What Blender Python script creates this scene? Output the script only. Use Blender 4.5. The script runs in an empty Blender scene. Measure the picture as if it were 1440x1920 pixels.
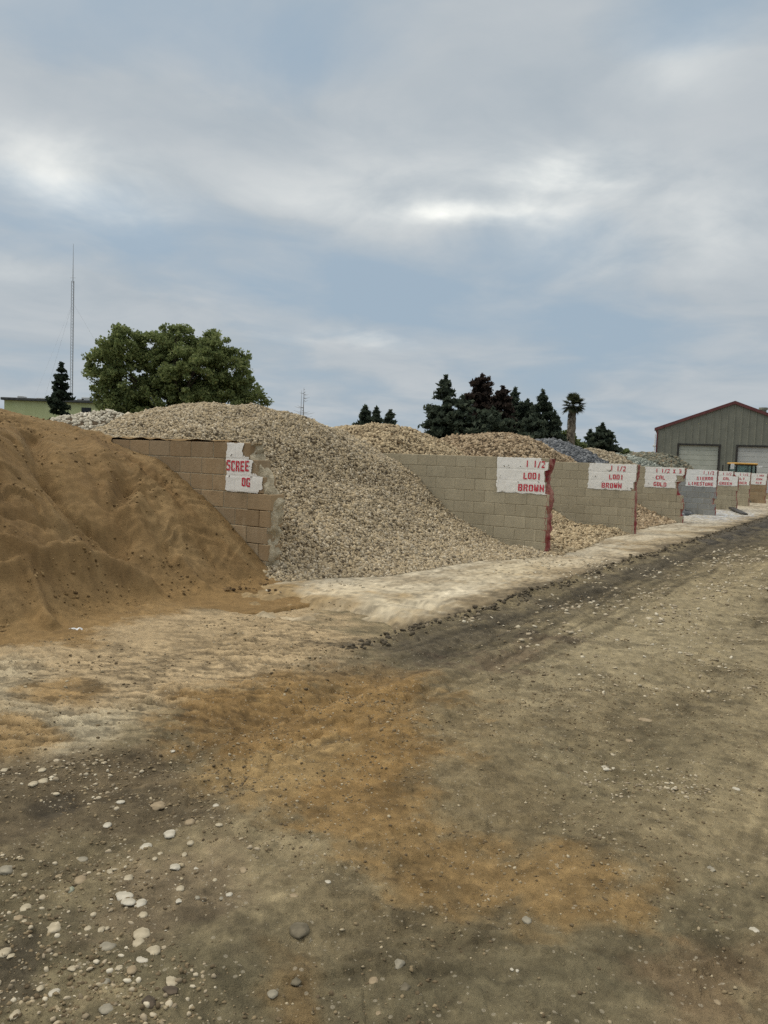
import bpy, math, random
import numpy as np
from mathutils import Matrix, Vector, Euler

S = bpy.context.scene
COL = S.collection
RNG = np.random.default_rng(7)
random.seed(7)
R = math.radians

# ------------------------------------------------------------------ camera, sky, sun, exposure
FOC, EYE, PITCH, ROLL = 1443.0, 1.5, R(3.7), R(2.2)      # focal length in pixels of the 1440x1920 photograph
cd = bpy.data.cameras.new("camera")
cam = bpy.data.objects.new("camera", cd); COL.objects.link(cam)
cd.sensor_fit = 'VERTICAL'; cd.sensor_height = 36.0; cd.lens = FOC / 1920 * 36.0
cd.clip_start = 0.05; cd.clip_end = 9000
cam.matrix_world = Matrix.Translation((0, 0, EYE)) @ Matrix.Rotation(R(90) - PITCH, 4, 'X') @ Matrix.Rotation(ROLL, 4, 'Z')
S.camera = cam

def ray(px, py):
    x = (px - 720) / FOC; y = -(py - 960) / FOC
    c, s = math.cos(ROLL), math.sin(ROLL); x, y = c*x - s*y, s*x + c*y
    c, s = math.cos(PITCH), math.sin(PITCH)
    return np.array([x, c + s*y, -s + c*y])
def G(px, py, z=0.0):                                   # where the sight line of a photo pixel meets the ground
    d = ray(px, py); t = (z - EYE) / d[2]; return d[:2] * t
def at(px, py, Y):                                      # the point of that sight line at distance Y
    d = ray(px, py); return np.array([0, 0, EYE]) + d * (Y / d[1])

SUN_EL, SUN_AZ = 46.0, -80.0                            # azimuth from straight ahead, minus = towards the left
sl = bpy.data.lights.new("sun", 'SUN'); sl.energy = 1.5; sl.angle = R(20); sl.color = (1.0, 0.94, 0.82)
sun = bpy.data.objects.new("sun", sl); COL.objects.link(sun)
sd = Vector((math.sin(R(SUN_AZ))*math.cos(R(SUN_EL)), math.cos(R(SUN_AZ))*math.cos(R(SUN_EL)), math.sin(R(SUN_EL))))
sun.rotation_euler = sd.to_track_quat('Z', 'Y').to_euler(); sun.location = (0, 0, 60)

W = bpy.data.worlds.new("World"); S.world = W; W.use_nodes = True
class NT:
    """tiny node-tree helper"""
    def __init__(s, tree): s.t = tree; s.n = tree.nodes; s.l = tree.links
    def node(s, typ, **kw):
        n = s.n.new(typ)
        for k, v in kw.items(): setattr(n, k, v)
        return n
    def put(s, sock, v):
        if isinstance(v, bpy.types.NodeSocket): s.l.new(v, sock)
        elif v is not None: sock.default_value = v
    def math(s, op, a, b=None, c=None, clamp=False):
        n = s.node('ShaderNodeMath', operation=op, use_clamp=clamp); s.put(n.inputs[0], a)
        if b is not None: s.put(n.inputs[1], b)
        if c is not None: s.put(n.inputs[2], c)
        return n.outputs[0]
    def vec(s, op, a, b=None, out=0):
        n = s.node('ShaderNodeVectorMath', operation=op); s.put(n.inputs[0], a)
        if b is not None: s.put(n.inputs[1], b)
        return n.outputs[out]
    def mix(s, f, a, b, blend='MIX'):
        n = s.node('ShaderNodeMix', data_type='RGBA', blend_type=blend); s.put(n.inputs[0], f)
        for k, v in ((6, a), (7, b)):
            s.put(n.inputs[k], (*v, 1) if isinstance(v, tuple) and len(v) == 3 else v)
        return n.outputs[2]
    def noise(s, vec, scale, detail=4, rough=.55, dist=0, out=0, dim='3D'):
        n = s.node('ShaderNodeTexNoise', noise_dimensions=dim); s.put(n.inputs['Vector'], vec)
        n.inputs['Scale'].default_value = scale; n.inputs['Detail'].default_value = detail
        n.inputs['Roughness'].default_value = rough; n.inputs['Distortion'].default_value = dist
        return n.outputs[out]
    def ramp(s, f, stops, interp='LINEAR'):
        n = s.node('ShaderNodeValToRGB'); s.put(n.inputs[0], f); r = n.color_ramp; r.interpolation = interp
        while len(r.elements) < len(stops): r.elements.new(.5)
        for e, (p, c) in zip(r.elements, stops):
            e.position = p; e.color = (*c, 1) if isinstance(c, tuple) else (c, c, c, 1)
        return n.outputs[0]
    def smooth(s, v, a, b):
        n = s.node('ShaderNodeMapRange', interpolation_type='SMOOTHSTEP'); s.put(n.inputs[0], v)
        n.inputs[1].default_value = a; n.inputs[2].default_value = b; return n.outputs[0]

def build_world():
    t = NT(W.node_tree); t.n.clear()
    out = t.node('ShaderNodeOutputWorld'); bg = t.node('ShaderNodeBackground'); bg.inputs[1].default_value = 1.0
    sky = t.node('ShaderNodeTexSky', sky_type='NISHITA'); sky.sun_disc = False
    sky.sun_elevation = R(SUN_EL); sky.sun_rotation = R(SUN_AZ); sky.dust_density = 2.5
    skyc = t.vec('SCALE', sky.outputs[0]); skyc.node.inputs[3].default_value = 0.085
    N = t.node('ShaderNodeTexCoord').outputs['Generated']
    sep = t.node('ShaderNodeSeparateXYZ'); t.put(sep.inputs[0], N)
    z = t.math('MAXIMUM', sep.outputs[2], 0.0); zz = t.math('ADD', z, 0.16)
    pl = t.node('ShaderNodeCombineXYZ'); t.put(pl.inputs[0], t.math('DIVIDE', sep.outputs[0], zz)); t.put(pl.inputs[1], t.math('DIVIDE', sep.outputs[1], zz))
    P = pl.outputs[0]
    n1 = t.noise(P, 0.9, 7, .55, .25); n2 = t.noise(P, 2.1, 6, .52, .5)
    cov = t.smooth(t.math('ADD', t.math('MULTIPLY', n1, .6), t.math('MULTIPLY', n2, .4)), .33, .60)
    warp = t.vec('SUBTRACT', t.noise(P, 1.9, 5, .6, 0, out=1), (.5, .5, .5))
    ws = t.vec('SCALE', warp); ws.node.inputs[3].default_value = .13
    ws2 = t.vec('MULTIPLY', ws, (1, 1, .45))
    Nw = t.vec('ADD', N, ws2)
    blue = t.mix(.88, skyc, (.37, .47, .565))
    n3 = t.noise(P, 6.5, 6, .62, .6)
    tx = t.smooth(t.math('ADD', t.math('MULTIPLY', n2, .85), t.math('MULTIPLY', n3, .15)), .26, .74)
    grey = t.mix(tx, (.40, .462, .515), (.515, .555, .585))
    def patch(px, py, wx, wy):
        d = ray(px, py); d = d / np.linalg.norm(d); r = np.array([d[1], -d[0], 0]); r /= np.linalg.norm(r)
        c, s = math.cos(-ROLL), math.sin(-ROLL); u = np.cross(r, d); r, u = c*r + s*u, -s*r + c*u
        a = t.math('SUBTRACT', t.vec('DOT_PRODUCT', Nw, tuple(r), out=1), 0.0)
        b = t.vec('DOT_PRODUCT', Nw, tuple(u), out=1)
        a = t.math('MULTIPLY', a, FOC / wx); b = t.math('MULTIPLY', b, FOC / wy)
        q = t.math('ADD', t.math('MULTIPLY', a, a), t.math('MULTIPLY', b, b))
        g = t.math('POWER', 2.71828, t.math('MULTIPLY', q, -1.0))
        return t.math('MULTIPLY', g, t.math('GREATER_THAN', t.vec('DOT_PRODUCT', N, tuple(d), out=1), 0.0))
    def acc(lst):
        tot = None
        for px, py, wx, wy, amp in lst:
            g = t.math('MULTIPLY', patch(px, py, wx, wy), amp)
            tot = g if tot is None else t.math('ADD', tot, g)
        return tot
    blues = acc([(430, 90, 330, 100, .6), (560, 480, 330, 75, .5), (90, 400, 200, 50, .45), (1080, 425, 170, 45, .45), (1400, 30, 220, 70, .6),
                 (1120, 610, 330, 70, .4), (760, 590, 260, 40, .45), (60, 40, 90, 60, .3)])
    greys = acc([(700, 320, 620, 95, .8), (120, 200, 240, 100, .6), (1150, 180, 330, 110, .7), (1380, 470, 200, 110, .7), (60, 520, 220, 50, .5), (250, 620, 500, 40, .4)])
    f = t.math('SUBTRACT', t.math('ADD', cov, greys), blues, clamp=True)
    c = t.mix(f, blue, grey)
    glow = acc([(170, 345, 130, 48, .34), (890, 395, 110, 20, .50), (1055, 330, 95, 32, .46), (900, 360, 330, 80, .14), (1260, 115, 100, 55, .16), (700, 645, 70, 12, .13), (545, 632, 100, 13, .05),
                (580, 370, 160, 45, .10), (1080, 490, 110, 40, .08), (30, 490, 110, 30, .08), (1370, 400, 120, 60, .07), (1330, 460, 150, 50, .06)])
    gl = t.math('MULTIPLY', glow, t.math('ADD', .15, t.math('MULTIPLY', tx, 1.1)))
    warm = t.node('ShaderNodeCombineXYZ')
    for k, s_ in enumerate((1.12, 1.04, .86)): t.put(warm.inputs[k], t.math('MULTIPLY', gl, s_))
    c = t.vec('ADD', c, warm.outputs[0])
    # an overcast sky grows brighter towards the zenith
    hi = t.smooth(sep.outputs[2], .52, .95)
    c = t.mix(hi, c, (.56, .52, .455))
    up = t.math('ADD', 1.0, t.math('MULTIPLY', hi, 2.1))
    m = t.node('ShaderNodeVectorMath', operation='SCALE'); t.put(m.inputs[0], c); t.put(m.inputs[3], up)
    t.put(bg.inputs[0], m.outputs[0]); t.l.new(bg.outputs[0], out.inputs[0])
build_world()
S.cycles.use_denoising = False
S.view_settings.view_transform = 'Standard'; S.view_settings.look = 'None'; S.view_settings.exposure = 0.0; S.view_settings.gamma = 1.0

# ------------------------------------------------------------------ small tools
def tag(o, label=None, cat=None, group=None, kind=None):
    for k, v in (('label', label), ('category', cat), ('group', group), ('kind', kind)):
        if v: o[k] = v
    return o
def empty(name, loc=(0, 0, 0), rz=0.0):
    o = bpy.data.objects.new(name, None); COL.objects.link(o); o.location = loc; o.rotation_euler = (0, 0, rz); o.empty_display_size = .2; return o
def link(name, me, mats, parent=None, smooth=False):
    o = bpy.data.objects.new(name, me); COL.objects.link(o)
    for m in (mats if isinstance(mats, (list, tuple)) else [mats]): me.materials.append(m)
    if parent: o.parent = parent
    if smooth: me.polygons.foreach_set('use_smooth', np.ones(len(me.polygons), bool))
    return o
def fast_mesh(name, V, F, cols=None):
    """V (n,3), F (m,k) with one k for all the faces"""
    V = np.ascontiguousarray(V, np.float32); F = np.ascontiguousarray(F, np.int32)
    me = bpy.data.meshes.new(name); k = F.shape[1]
    me.vertices.add(len(V)); me.vertices.foreach_set('co', V.ravel())
    me.loops.add(F.size); me.loops.foreach_set('vertex_index', F.ravel())
    me.polygons.add(len(F)); me.polygons.foreach_set('loop_start', np.arange(len(F), dtype=np.int32) * k)
    me.polygons.foreach_set('loop_total', np.full(len(F), k, np.int32))
    if cols is not None:
        a = me.color_attributes.new('tint', 'FLOAT_COLOR', 'POINT')
        a.data.foreach_set('color', np.concatenate([cols, np.ones((len(cols), 1))], 1).astype(np.float32).ravel())
    me.update(calc_edges=True); me.validate(); return me
class MB:
    """collects boxes, prisms and tubes into ONE mesh"""
    def __init__(s): s.v = []; s.f = []; s.m = []
    def add(s, vs, fs, m=0):
        b = len(s.v); s.v += [tuple(map(float, p)) for p in vs]; s.f += [tuple(b + i for i in f) for f in fs]; s.m += [m] * len(fs); return s
    def box(s, x0, x1, y0, y1, z0, z1, m=0, bev=0.0):
        if bev <= 0:
            vs = [(x, y, z) for z in (z0, z1) for y in (y0, y1) for x in (x0, x1)]
            return s.add(vs, [(0, 2, 3, 1), (4, 5, 7, 6), (0, 1, 5, 4), (2, 6, 7, 3), (0, 4, 6, 2), (1, 3, 7, 5)], m)
        b = min(bev, (x1-x0)*.45, (y1-y0)*.45, (z1-z0)*.45)
        X, Y, Z = (x0, x0+b, x1-b, x1), (y0, y0+b, y1-b, y1), (z0, z0+b, z1-b, z1)
        vs = []; idx = {}
        for sx in (0, 1):
            for sy in (0, 1):
                for sz in (0, 1):
                    for ax in range(3):
                        p = [X[1+sx], Y[1+sy], Z[1+sz]]; p[ax] = (X, Y, Z)[ax][3*sx if ax == 0 else 3*sy if ax == 1 else 3*sz]
                        idx[sx, sy, sz, ax] = len(vs); vs.append(p)
        fs = []
        for ax in range(3):
            o1, o2 = [k for k in range(3) if k != ax]
            for sd_ in (0, 1):
                q = []
                for a, c in ((0, 0), (1, 0), (1, 1), (0, 1)):
                    k = [0, 0, 0]; k[ax] = sd_; k[o1] = a; k[o2] = c; q.append(idx[k[0], k[1], k[2], ax])
                fs.append(tuple(q if (sd_ == 1) ^ (ax == 1) else q[::-1]))
        for ax in range(3):                       # bevel strips along axis ax
            o1, o2 = [k for k in range(3) if k != ax]
            for a in (0, 1):
                for c in (0, 1):
                    k0 = [0, 0, 0]; k1 = [0, 0, 0]; k0[o1] = k1[o1] = a; k0[o2] = k1[o2] = c; k1[ax] = 1
                    fs.append((idx[(*k0, o1)], idx[(*k1, o1)], idx[(*k1, o2)], idx[(*k0, o2)]))
        for k in [(a, b_, c) for a in (0, 1) for b_ in (0, 1) for c in (0, 1)]:
            fs.append((idx[(*k, 0)], idx[(*k, 1)], idx[(*k, 2)]))
        return s.add(vs, fs, m)
    def prism(s, poly, y0, y1, m=0):                # polygon in x,z extruded along y
        n = len(poly); vs = [(x, y0, z) for x, z in poly] + [(x, y1, z) for x, z in poly]
        return s.add(vs, [tuple(range(n)), tuple(range(2*n-1, n-1, -1))] + [(i, n+i, n+(i+1) % n, (i+1) % n) for i in range(n)], m)
    def tube(s, pts, rad, n=8, m=0, caps=True):
        pts = [Vector(p) for p in pts]; rad = rad if isinstance(rad, (list, tuple)) else [rad]*len(pts); vs = []; fs = []
        up = Vector((0, 0, 1)); 
        for i, p in enumerate(pts):
            d = (pts[min(i+1, len(pts)-1)] - pts[max(i-1, 0)]).normalized()
            a = d.cross(up if abs(d.z) < .95 else Vector((1, 0, 0))).normalized(); b = d.cross(a)
            for k in range(n):
                t = 2*math.pi*k/n; vs.append(p + (a*math.cos(t) + b*math.sin(t))*rad[i])
        for i in range(len(pts)-1):
            for k in range(n): fs.append((i*n+k, i*n+(k+1) % n, (i+1)*n+(k+1) % n, (i+1)*n+k))
        if caps: fs += [tuple(range(n))[::-1], tuple(range((len(pts)-1)*n, len(pts)*n))]
        return s.add(vs, fs, m)
    def build(s, name, mats, parent=None, smooth=False):
        me = bpy.data.meshes.new(name); me.from_pydata(s.v, [], s.f); me.update()
        o = link(name, me, mats, parent, smooth); me.polygons.foreach_set('material_index', s.m)
        import bmesh
        bm = bmesh.new(); bm.from_mesh(me); bmesh.ops.recalc_face_normals(bm, faces=bm.faces); bm.to_mesh(me); bm.free()
        return o

# numpy gradient noise
_perm = RNG.permutation(256).astype(np.int64); _perm = np.concatenate([_perm, _perm, _perm])
_ga = RNG.random(256) * 2 * np.pi; _gx, _gy = np.cos(_ga), np.sin(_ga)
def pn(x, y):
    xi = np.floor(x).astype(np.int64); yi = np.floor(y).astype(np.int64); xf = x - xi; yf = y - yi
    u = xf*xf*xf*(xf*(xf*6-15)+10); v = yf*yf*yf*(yf*(yf*6-15)+10)
    def g(a, b):
        h = _perm[_perm[(xi+a) & 255] + ((yi+b) & 255)]; return _gx[h]*(xf-a) + _gy[h]*(yf-b)
    a = g(0, 0); b = g(1, 0); c = g(0, 1); d = g(1, 1)
    return ((a + u*(b-a)) * (1-v) + (c + u*(d-c)) * v) * 1.5
def fbm(x, y, o=4, gain=.5):
    s = np.zeros_like(x); a = 1.0; f = 1.0
    for k in range(o): s += a*pn(x*f + 17.3*k, y*f - 9.1*k); a *= gain; f *= 2.03
    return s
def sst(x, a, b): t = np.clip((x-a)/(b-a), 0, 1); return t*t*(3-2*t)

# ------------------------------------------------------------------ layout of the yard: u runs along the row of bays, v goes back into them
E2 = np.array([2.854, 13.354]); EU = np.array([.54, .8417]); EV = np.array([-.8417, .54])
def XY(u, v): return E2[0] + u*EU[0] + v*EV[0], E2[1] + u*EU[1] + v*EV[1]
def UV(x, y): return (x-E2[0])*EU[0] + (y-E2[1])*EU[1], (x-E2[0])*EV[0] + (y-E2[1])*EV[1]
PITCH_U = 5.85; WH = 1.68; WT = .24
WROT = math.atan2(EV[1], EV[0])                         # wall-local x = back into the bay, local y = -EU (the lettered face)

# ------------------------------------------------------------------ materials
def principled(name, rough=.85, spec=.25, metallic=0.0):
    m = bpy.data.materials.new(name); m.use_nodes = True; t = NT(m.node_tree)
    b = t.n['Principled BSDF']; b.inputs['Roughness'].default_value = rough; b.inputs['Specular IOR Level'].default_value = spec; b.inputs['Metallic'].default_value = metallic
    return m, t, b
def objco(t): return t.node('ShaderNodeTexCoord').outputs['Object']
def bump(t, b, h, strength=.4, dist=.02):
    n = t.node('ShaderNodeBump'); n.inputs['Strength'].default_value = strength; n.inputs['Distance'].default_value = dist
    t.put(n.inputs['Height'], h); t.l.new(n.outputs[0], b.inputs['Normal'])
def mat_mottled(name, c1, c2, scale=4, rough=.85, bscale=40, bstr=.3, bdist=.01, spec=.25, metallic=0):
    m, t, b = principled(name, rough, spec, metallic); co = objco(t)
    f = t.smooth(t.noise(co, scale, 6, .62), .34, .66)
    t.put(b.inputs['Base Color'], t.mix(f, c1, c2)); bump(t, b, t.noise(co, bscale, 4), bstr, bdist); return m
def mat_island(name, stops, rough=.85, mott=.35, scale=60, spec=.2, trans=0):
    """each loose piece its own colour"""
    m, t, b = principled(name, rough, spec)
    r = t.node('ShaderNodeNewGeometry').outputs['Random Per Island']
    c = t.ramp(r, stops); n = t.noise(objco(t), scale, 3)
    k = t.math('ADD', 1 - mott, t.math('MULTIPLY', n, 2*mott)); mul = t.node('ShaderNodeVectorMath', operation='SCALE'); t.put(mul.inputs[0], c); t.put(mul.inputs[3], k)
    t.put(b.inputs['Base Color'], mul.outputs[0])
    return m
def mat_tint(name, rough=.92, fine=.5, bstr=.5, speck=True, bdist=.008):
    """dirt: broad patches come with the mesh ('tint'), grain from noise"""
    m, t, b = principled(name, rough, .18); co = objco(t)
    a = t.node('ShaderNodeVertexColor'); a.layer_name = 'tint'
    n1 = t.noise(co, 13, 8, .75); n2 = t.noise(co, 45, 5, .7); n3 = t.noise(co, 190, 3, .6)
    k = t.math('ADD', t.math('MULTIPLY', n1, .8*fine), t.math('ADD', t.math('MULTIPLY', n2, .9*fine), t.math('MULTIPLY', n3, .9*fine)))
    k = t.math('ADD', k, 1 - 1.3*fine)
    mul = t.node('ShaderNodeVectorMath', operation='SCALE'); t.put(mul.inputs[0], a.outputs[0]); t.put(mul.inputs[3], k)
    c = mul.outputs[0]
    if speck:
        v = t.node('ShaderNodeTexVoronoi'); v.inputs['Scale'].default_value = 55; t.put(v.inputs['Vector'], co)
        sp = t.math('MULTIPLY', t.math('LESS_THAN', v.outputs['Distance'], .22), t.math('GREATER_THAN', t.noise(co, 23, 2), .57))
        c = t.mix(t.math('MULTIPLY', sp, .55), c, (.40, .35, .26))
        v3 = t.node('ShaderNodeTexVoronoi'); v3.inputs['Scale'].default_value = 24; t.put(v3.inputs['Vector'], co)
        sp3 = t.math('MULTIPLY', t.math('LESS_THAN', v3.outputs['Distance'], .17), t.math('GREATER_THAN', t.noise(co, 9, 3), .53))
        c = t.mix(t.math('MULTIPLY', sp3, .45), c, (.42, .37, .28))
        v2 = t.node('ShaderNodeTexVoronoi'); v2.inputs['Scale'].default_value = 38; t.put(v2.inputs['Vector'], co)
        sp2 = t.math('MULTIPLY', t.math('LESS_THAN', v2.outputs['Distance'], .26), t.math('GREATER_THAN', t.noise(co, 17, 2), .58))
        c = t.mix(t.math('MULTIPLY', sp2, .22), c, (.075, .06, .04))
    t.put(b.inputs['Base Color'], c)
    h = t.math('ADD', t.math('MULTIPLY', n2, 1.0), t.math('MULTIPLY', n3, .45)); bump(t, b, h, bstr, bdist); return m

M_GROUND = mat_tint('packed_dirt', .93, .55, .9, True, .016)
M_PAD = mat_tint('dusty_concrete', .9, .55, .6, True, .008)
M_SAND = mat_tint('damp_sand', .95, .5, .8, False, .014)
TAN = [(0, (.09, .07, .046)), (.16, (.21, .168, .108)), (.38, (.375, .30, .19)), (.62, (.465, .38, .248)), (.8, (.31, .265, .195)), (.93, (.60, .52, .385)), (1, (.17, .138, .095))]
M_TAN = mat_island('tan_river_stone', TAN, .8)
M_TAN2 = mat_island('honey_river_stone', [(0, (.12, .08, .04)), (.2, (.28, .215, .13)), (.6, (.42, .335, .21)), (1, (.54, .44, .29))], .8)
M_BROWNST = mat_island('brown_stone', [(0, (.10, .07, .042)), (.3, (.24, .175, .105)), (.7, (.36, .275, .175)), (1, (.48, .385, .265))], .8)
M_PALEST = mat_island('pale_grey_stone', [(0, (.18, .16, .12)), (.3, (.40, .36, .28)), (.7, (.52, .48, .39)), (1, (.64, .60, .50))], .8)
M_DARKST = mat_island('slate_grey_stone', [(0, (.055, .060, .066)), (.5, (.115, .122, .132)), (1, (.22, .23, .24))], .75)
M_TANFAR = mat_island('far_tan_stone', [(0, (.18, .14, .09)), (.5, (.30, .25, .17)), (1, (.40, .35, .26))], .8)
M_GREENST = mat_island('green_grey_stone', [(0, (.12, .135, .115)), (.5, (.22, .24, .205)), (1, (.36, .38, .335))], .8)
M_GREENBR = mat_island('green_brown_stone', [(0, (.10, .10, .075)), (.5, (.17, .175, .135)), (.8, (.22, .165, .10)), (1, (.27, .28, .23))], .8)
M_UNDER = mat_mottled('shaded_gravel_fines', (.05, .036, .021), (.10, .072, .042), 30, .95, 80, .5)  # fines darkened to paint in the shade of the gaps between stones
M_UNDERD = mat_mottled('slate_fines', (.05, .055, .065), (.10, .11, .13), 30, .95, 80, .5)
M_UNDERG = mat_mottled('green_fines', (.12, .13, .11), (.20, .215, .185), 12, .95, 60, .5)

def mat_block(name, c1, c2, c3, dust=None):
    m, t, b = principled(name, .92, .15); co = objco(t)
    r = t.node('ShaderNodeNewGeometry').outputs['Random Per Island']
    c = t.ramp(r, [(0, c1), (.45, c2), (.8, c3), (1, c1)])
    big = t.smooth(t.noise(co, 1.4, 5, .6), .3, .7); c = t.mix(t.math('MULTIPLY', big, .42), c, tuple(.6*x for x in c2)); fl = t.smooth(t.noise(co, 4.5, 7, .72), .5, .66); c = t.mix(t.math('MULTIPLY', fl, .4), c, tuple(1.25*x for x in c3)); dk = t.smooth(t.noise(co, 2.7, 6, .7, .4), .56, .74); c = t.mix(t.math('MULTIPLY', dk, .45), c, tuple(.5*x for x in c1))
    # pale streaks of dust down the face
    mp = t.node('ShaderNodeMapping'); t.put(mp.inputs[0], co); mp.inputs['Scale'].default_value = (6, 6, .8)
    st = t.smooth(t.noise(mp.outputs[0], 1.2, 4, .6), .55, .8)
    c = t.mix(t.math('MULTIPLY', st, .35), c, dust or tuple(min(1, 1.5*x) for x in c2))
    n = t.noise(co, 55, 4, .7); k = t.math('ADD', .72, t.math('MULTIPLY', n, .56)); mul = t.node('ShaderNodeVectorMath', operation='SCALE'); t.put(mul.inputs[0], c); t.put(mul.inputs[3], k)
    t.put(b.inputs['Base Color'], mul.outputs[0]); bump(t, b, t.math('ADD', t.noise(co, 90, 3), t.noise(co, 18, 4)), .5, .008); return m
M_BLK = mat_block('tan_block', (.36, .315, .222), (.415, .368, .265), (.38, .333, .237))
M_BLKBR = mat_block('sand_stained_block', (.27, .19, .11), (.37, .265, .155), (.31, .235, .15), (.46, .38, .265))
M_BLKGR = mat_block('dusty_grey_block', (.25, .25, .235), (.31, .315, .30), (.275, .27, .25), (.42, .42, .40))
M_MORTAR = mat_mottled('mortar', (.24, .205, .14), (.40, .35, .25), 20, .95, 80, .4)
M_BROKEN = mat_mottled('broken_block', (.33, .28, .19), (.58, .51, .37), 7, .95, 45, .9, .03)
M_RED = mat_mottled('red_paint_on_rubble', (.20, .024, .028), (.40, .21, .16), 5, .8, 45, .8, .02)
def mat_paint():
    m, t, b = principled('white_sign_paint', .75, .2); co = objco(t)
    d = t.smooth(t.noise(co, 5, 7, .68), .52, .74); c = t.mix(t.math('MULTIPLY', d, .4), (.80, .785, .745), (.60, .56, .48))
    e = t.smooth(t.noise(co, 38, 4, .65), .60, .70); c = t.mix(t.math('MULTIPLY', e, .35), c, (.38, .34, .25))
    t.put(b.inputs['Base Color'], c); bump(t, b, t.noise(co, 70, 4), .4, .006); return m
M_WHITE = mat_paint()
def mat_letter():
    m, t, b = principled('red_stencil_paint', .7, .2); co = objco(t)
    d = t.smooth(t.noise(co, 30, 5, .65), .42, .72); t.put(b.inputs['Base Color'], t.mix(d, (.52, .016, .045), (.60, .13, .14))); return m
M_LETTER = mat_letter()

# ------------------------------------------------------------------ the ground: one sheet to the horizon
def poly(*pp): return np.array([G(*p) for p in pp])
def sdf(P, x, y):                                       # signed distance to a polygon on the ground, > 0 inside
    d = np.full(x.shape, 1e9); ins = np.zeros(x.shape, bool); n = len(P)
    for i in range(n):
        a = P[i]; b = P[(i+1) % n]; e = b - a; wx = x-a[0]; wy = y-a[1]
        t = np.clip((wx*e[0] + wy*e[1]) / (e @ e), 0, 1); d = np.minimum(d, (wx-e[0]*t)**2 + (wy-e[1]*t)**2)
        c = ((a[1] <= y) & (y < b[1])) | ((b[1] <= y) & (y < a[1]))
        if abs(e[1]) > 1e-9: ins ^= c & (x < a[0] + (y-a[1]) / e[1] * e[0])
    d = np.sqrt(d); return np.where(ins, d, -d)
ROAD = (.190, .155, .092); OLIVE = (.122, .106, .064); DAMP = (.090, .075, .051); PALE = (.395, .30, .178); GREYPALE = (.38, .335, .235)
ORANGE = (.245, .155, .062); SANDC = (.235, .150, .062); MUD = (.125, .098, .060); LIGHT = (.31, .258, .160); RUST = (.185, .118, .050)
PATCH = [   (poly((420, 1300), (900, 1250), (1250, 1300), (1300, 1500), (1200, 1750), (700, 1800), (500, 1600), (380, 1480)), (.195, .150, .082), .7, .6, .7),
    # polygon on the ground (photo pixels), colour, edge softness m, edge noise m, strength
    (poly((0, 1660), (430, 1640), (560, 1760), (1000, 1740), (1440, 1660), (1440, 1990), (-60, 1990), (-60, 1660)), OLIVE, .35, .25, .85),
    (poly((860, 1215), (1080, 1150), (1440, 1090), (1440, 1240), (1050, 1330), (900, 1290)), LIGHT, .8, .5, .75),
    (poly((1000, 1420), (1300, 1360), (1330, 1500), (1100, 1560)), (.21, .18, .11), .5, .3, .5),
    (poly((-200, 1215), (120, 1160), (430, 1125), (560, 1110), (700, 1190), (660, 1240), (560, 1275), (430, 1300), (290, 1345), (250, 1400), (120, 1425), (-20, 1410), (-200, 1420)), PALE, .35, .35, .95),
    (poly((60, 1330), (280, 1330), (250, 1395), (110, 1420), (20, 1400)), GREYPALE, .2, .2, .8),
    (poly((-200, 1230), (30, 1235), (150, 1290), (60, 1330), (-200, 1330)), GREYPALE, .3, .2, .6),
    (poly((-300, 1130), (200, 1120), (470, 1096), (530, 1105), (420, 1135), (230, 1160), (180, 1210), (100, 1205), (-300, 1260)), SANDC, .2, .2, .9),
    (poly((330, 1200), (480, 1165), (520, 1220), (380, 1250)), (.30, .225, .13), .3, .3, .6),
    (poly((20, 1290), (140, 1265), (190, 1300), (170, 1325), (60, 1318)), ORANGE, .1, .1, .8),
    (poly((-60, 1350), (60, 1345), (110, 1390), (40, 1425), (-60, 1430)), (.30, .20, .09), .1, .1, .85),
    (poly((275, 1350), (430, 1300), (620, 1255), (770, 1265), (820, 1310), (800, 1400), (830, 1500), (760, 1560), (600, 1560), (480, 1510), (400, 1455), (300, 1410)), ORANGE, .28, .3, .95),
    (poly((560, 1520), (820, 1500), (960, 1590), (1200, 1630), (1190, 1700), (1020, 1730), (860, 1690), (640, 1640)), (.245, .16, .068), .14, .16, .85),
    (poly((300, 1345), (520, 1320), (560, 1400), (420, 1440), (330, 1400)), RUST, .2, .3, .6),
    (poly((510, 1770), (590, 1760), (640, 1990), (530, 1990)), RUST, .07, .07, .6),
    (poly((1180, 1800), (1440, 1780), (1440, 1960), (1250, 1960)), (.17, .11, .062), .12, .12, .5),
    (poly((560, 1240), (660, 1220), (700, 1260), (600, 1280)), (.17, .13, .08), .2, .2, .5),
    (poly((-100, 1440), (120, 1425), (270, 1395), (330, 1420), (380, 1480), (450, 1540), (330, 1580), (150, 1590), (-100, 1640)), MUD, .12, .12, .9),
    (poly((60, 1510), (120, 1495), (150, 1520), (70, 1560)), (.045, .038, .028), .05, .05, .7),
    (poly((160, 1620), (430, 1560), (520, 1640), (430, 1740), (200, 1760)), (.175, .13, .085), .15, .15, .55),
    (poly((-60, 1790), (60, 1760), (70, 1860), (-60, 1900)), (.055, .045, .032), .05, .07, .7),
    (poly((670, 1210), (860, 1172), (1020, 1120), (1140, 1076), (1300, 1022), (1450, 975), (1450, 1010), (1280, 1060), (1120, 1120), (960, 1200), (860, 1235), (740, 1240)), DAMP, .3, .3, .85),
    (poly((860, 1235), (1000, 1195), (1060, 1190), (960, 1260), (880, 1250)), (.125, .09, .058), .2, .3, .7),
    (poly((1250, 1000), (1380, 968), (1460, 960), (1460, 985), (1330, 1020)), (.05, .046, .042), .3, .4, .7),
    (poly((390, 1440), (620, 1390), (660, 1430), (470, 1510)), (.31, .22, .105), .1, .2, .7),
]
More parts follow.
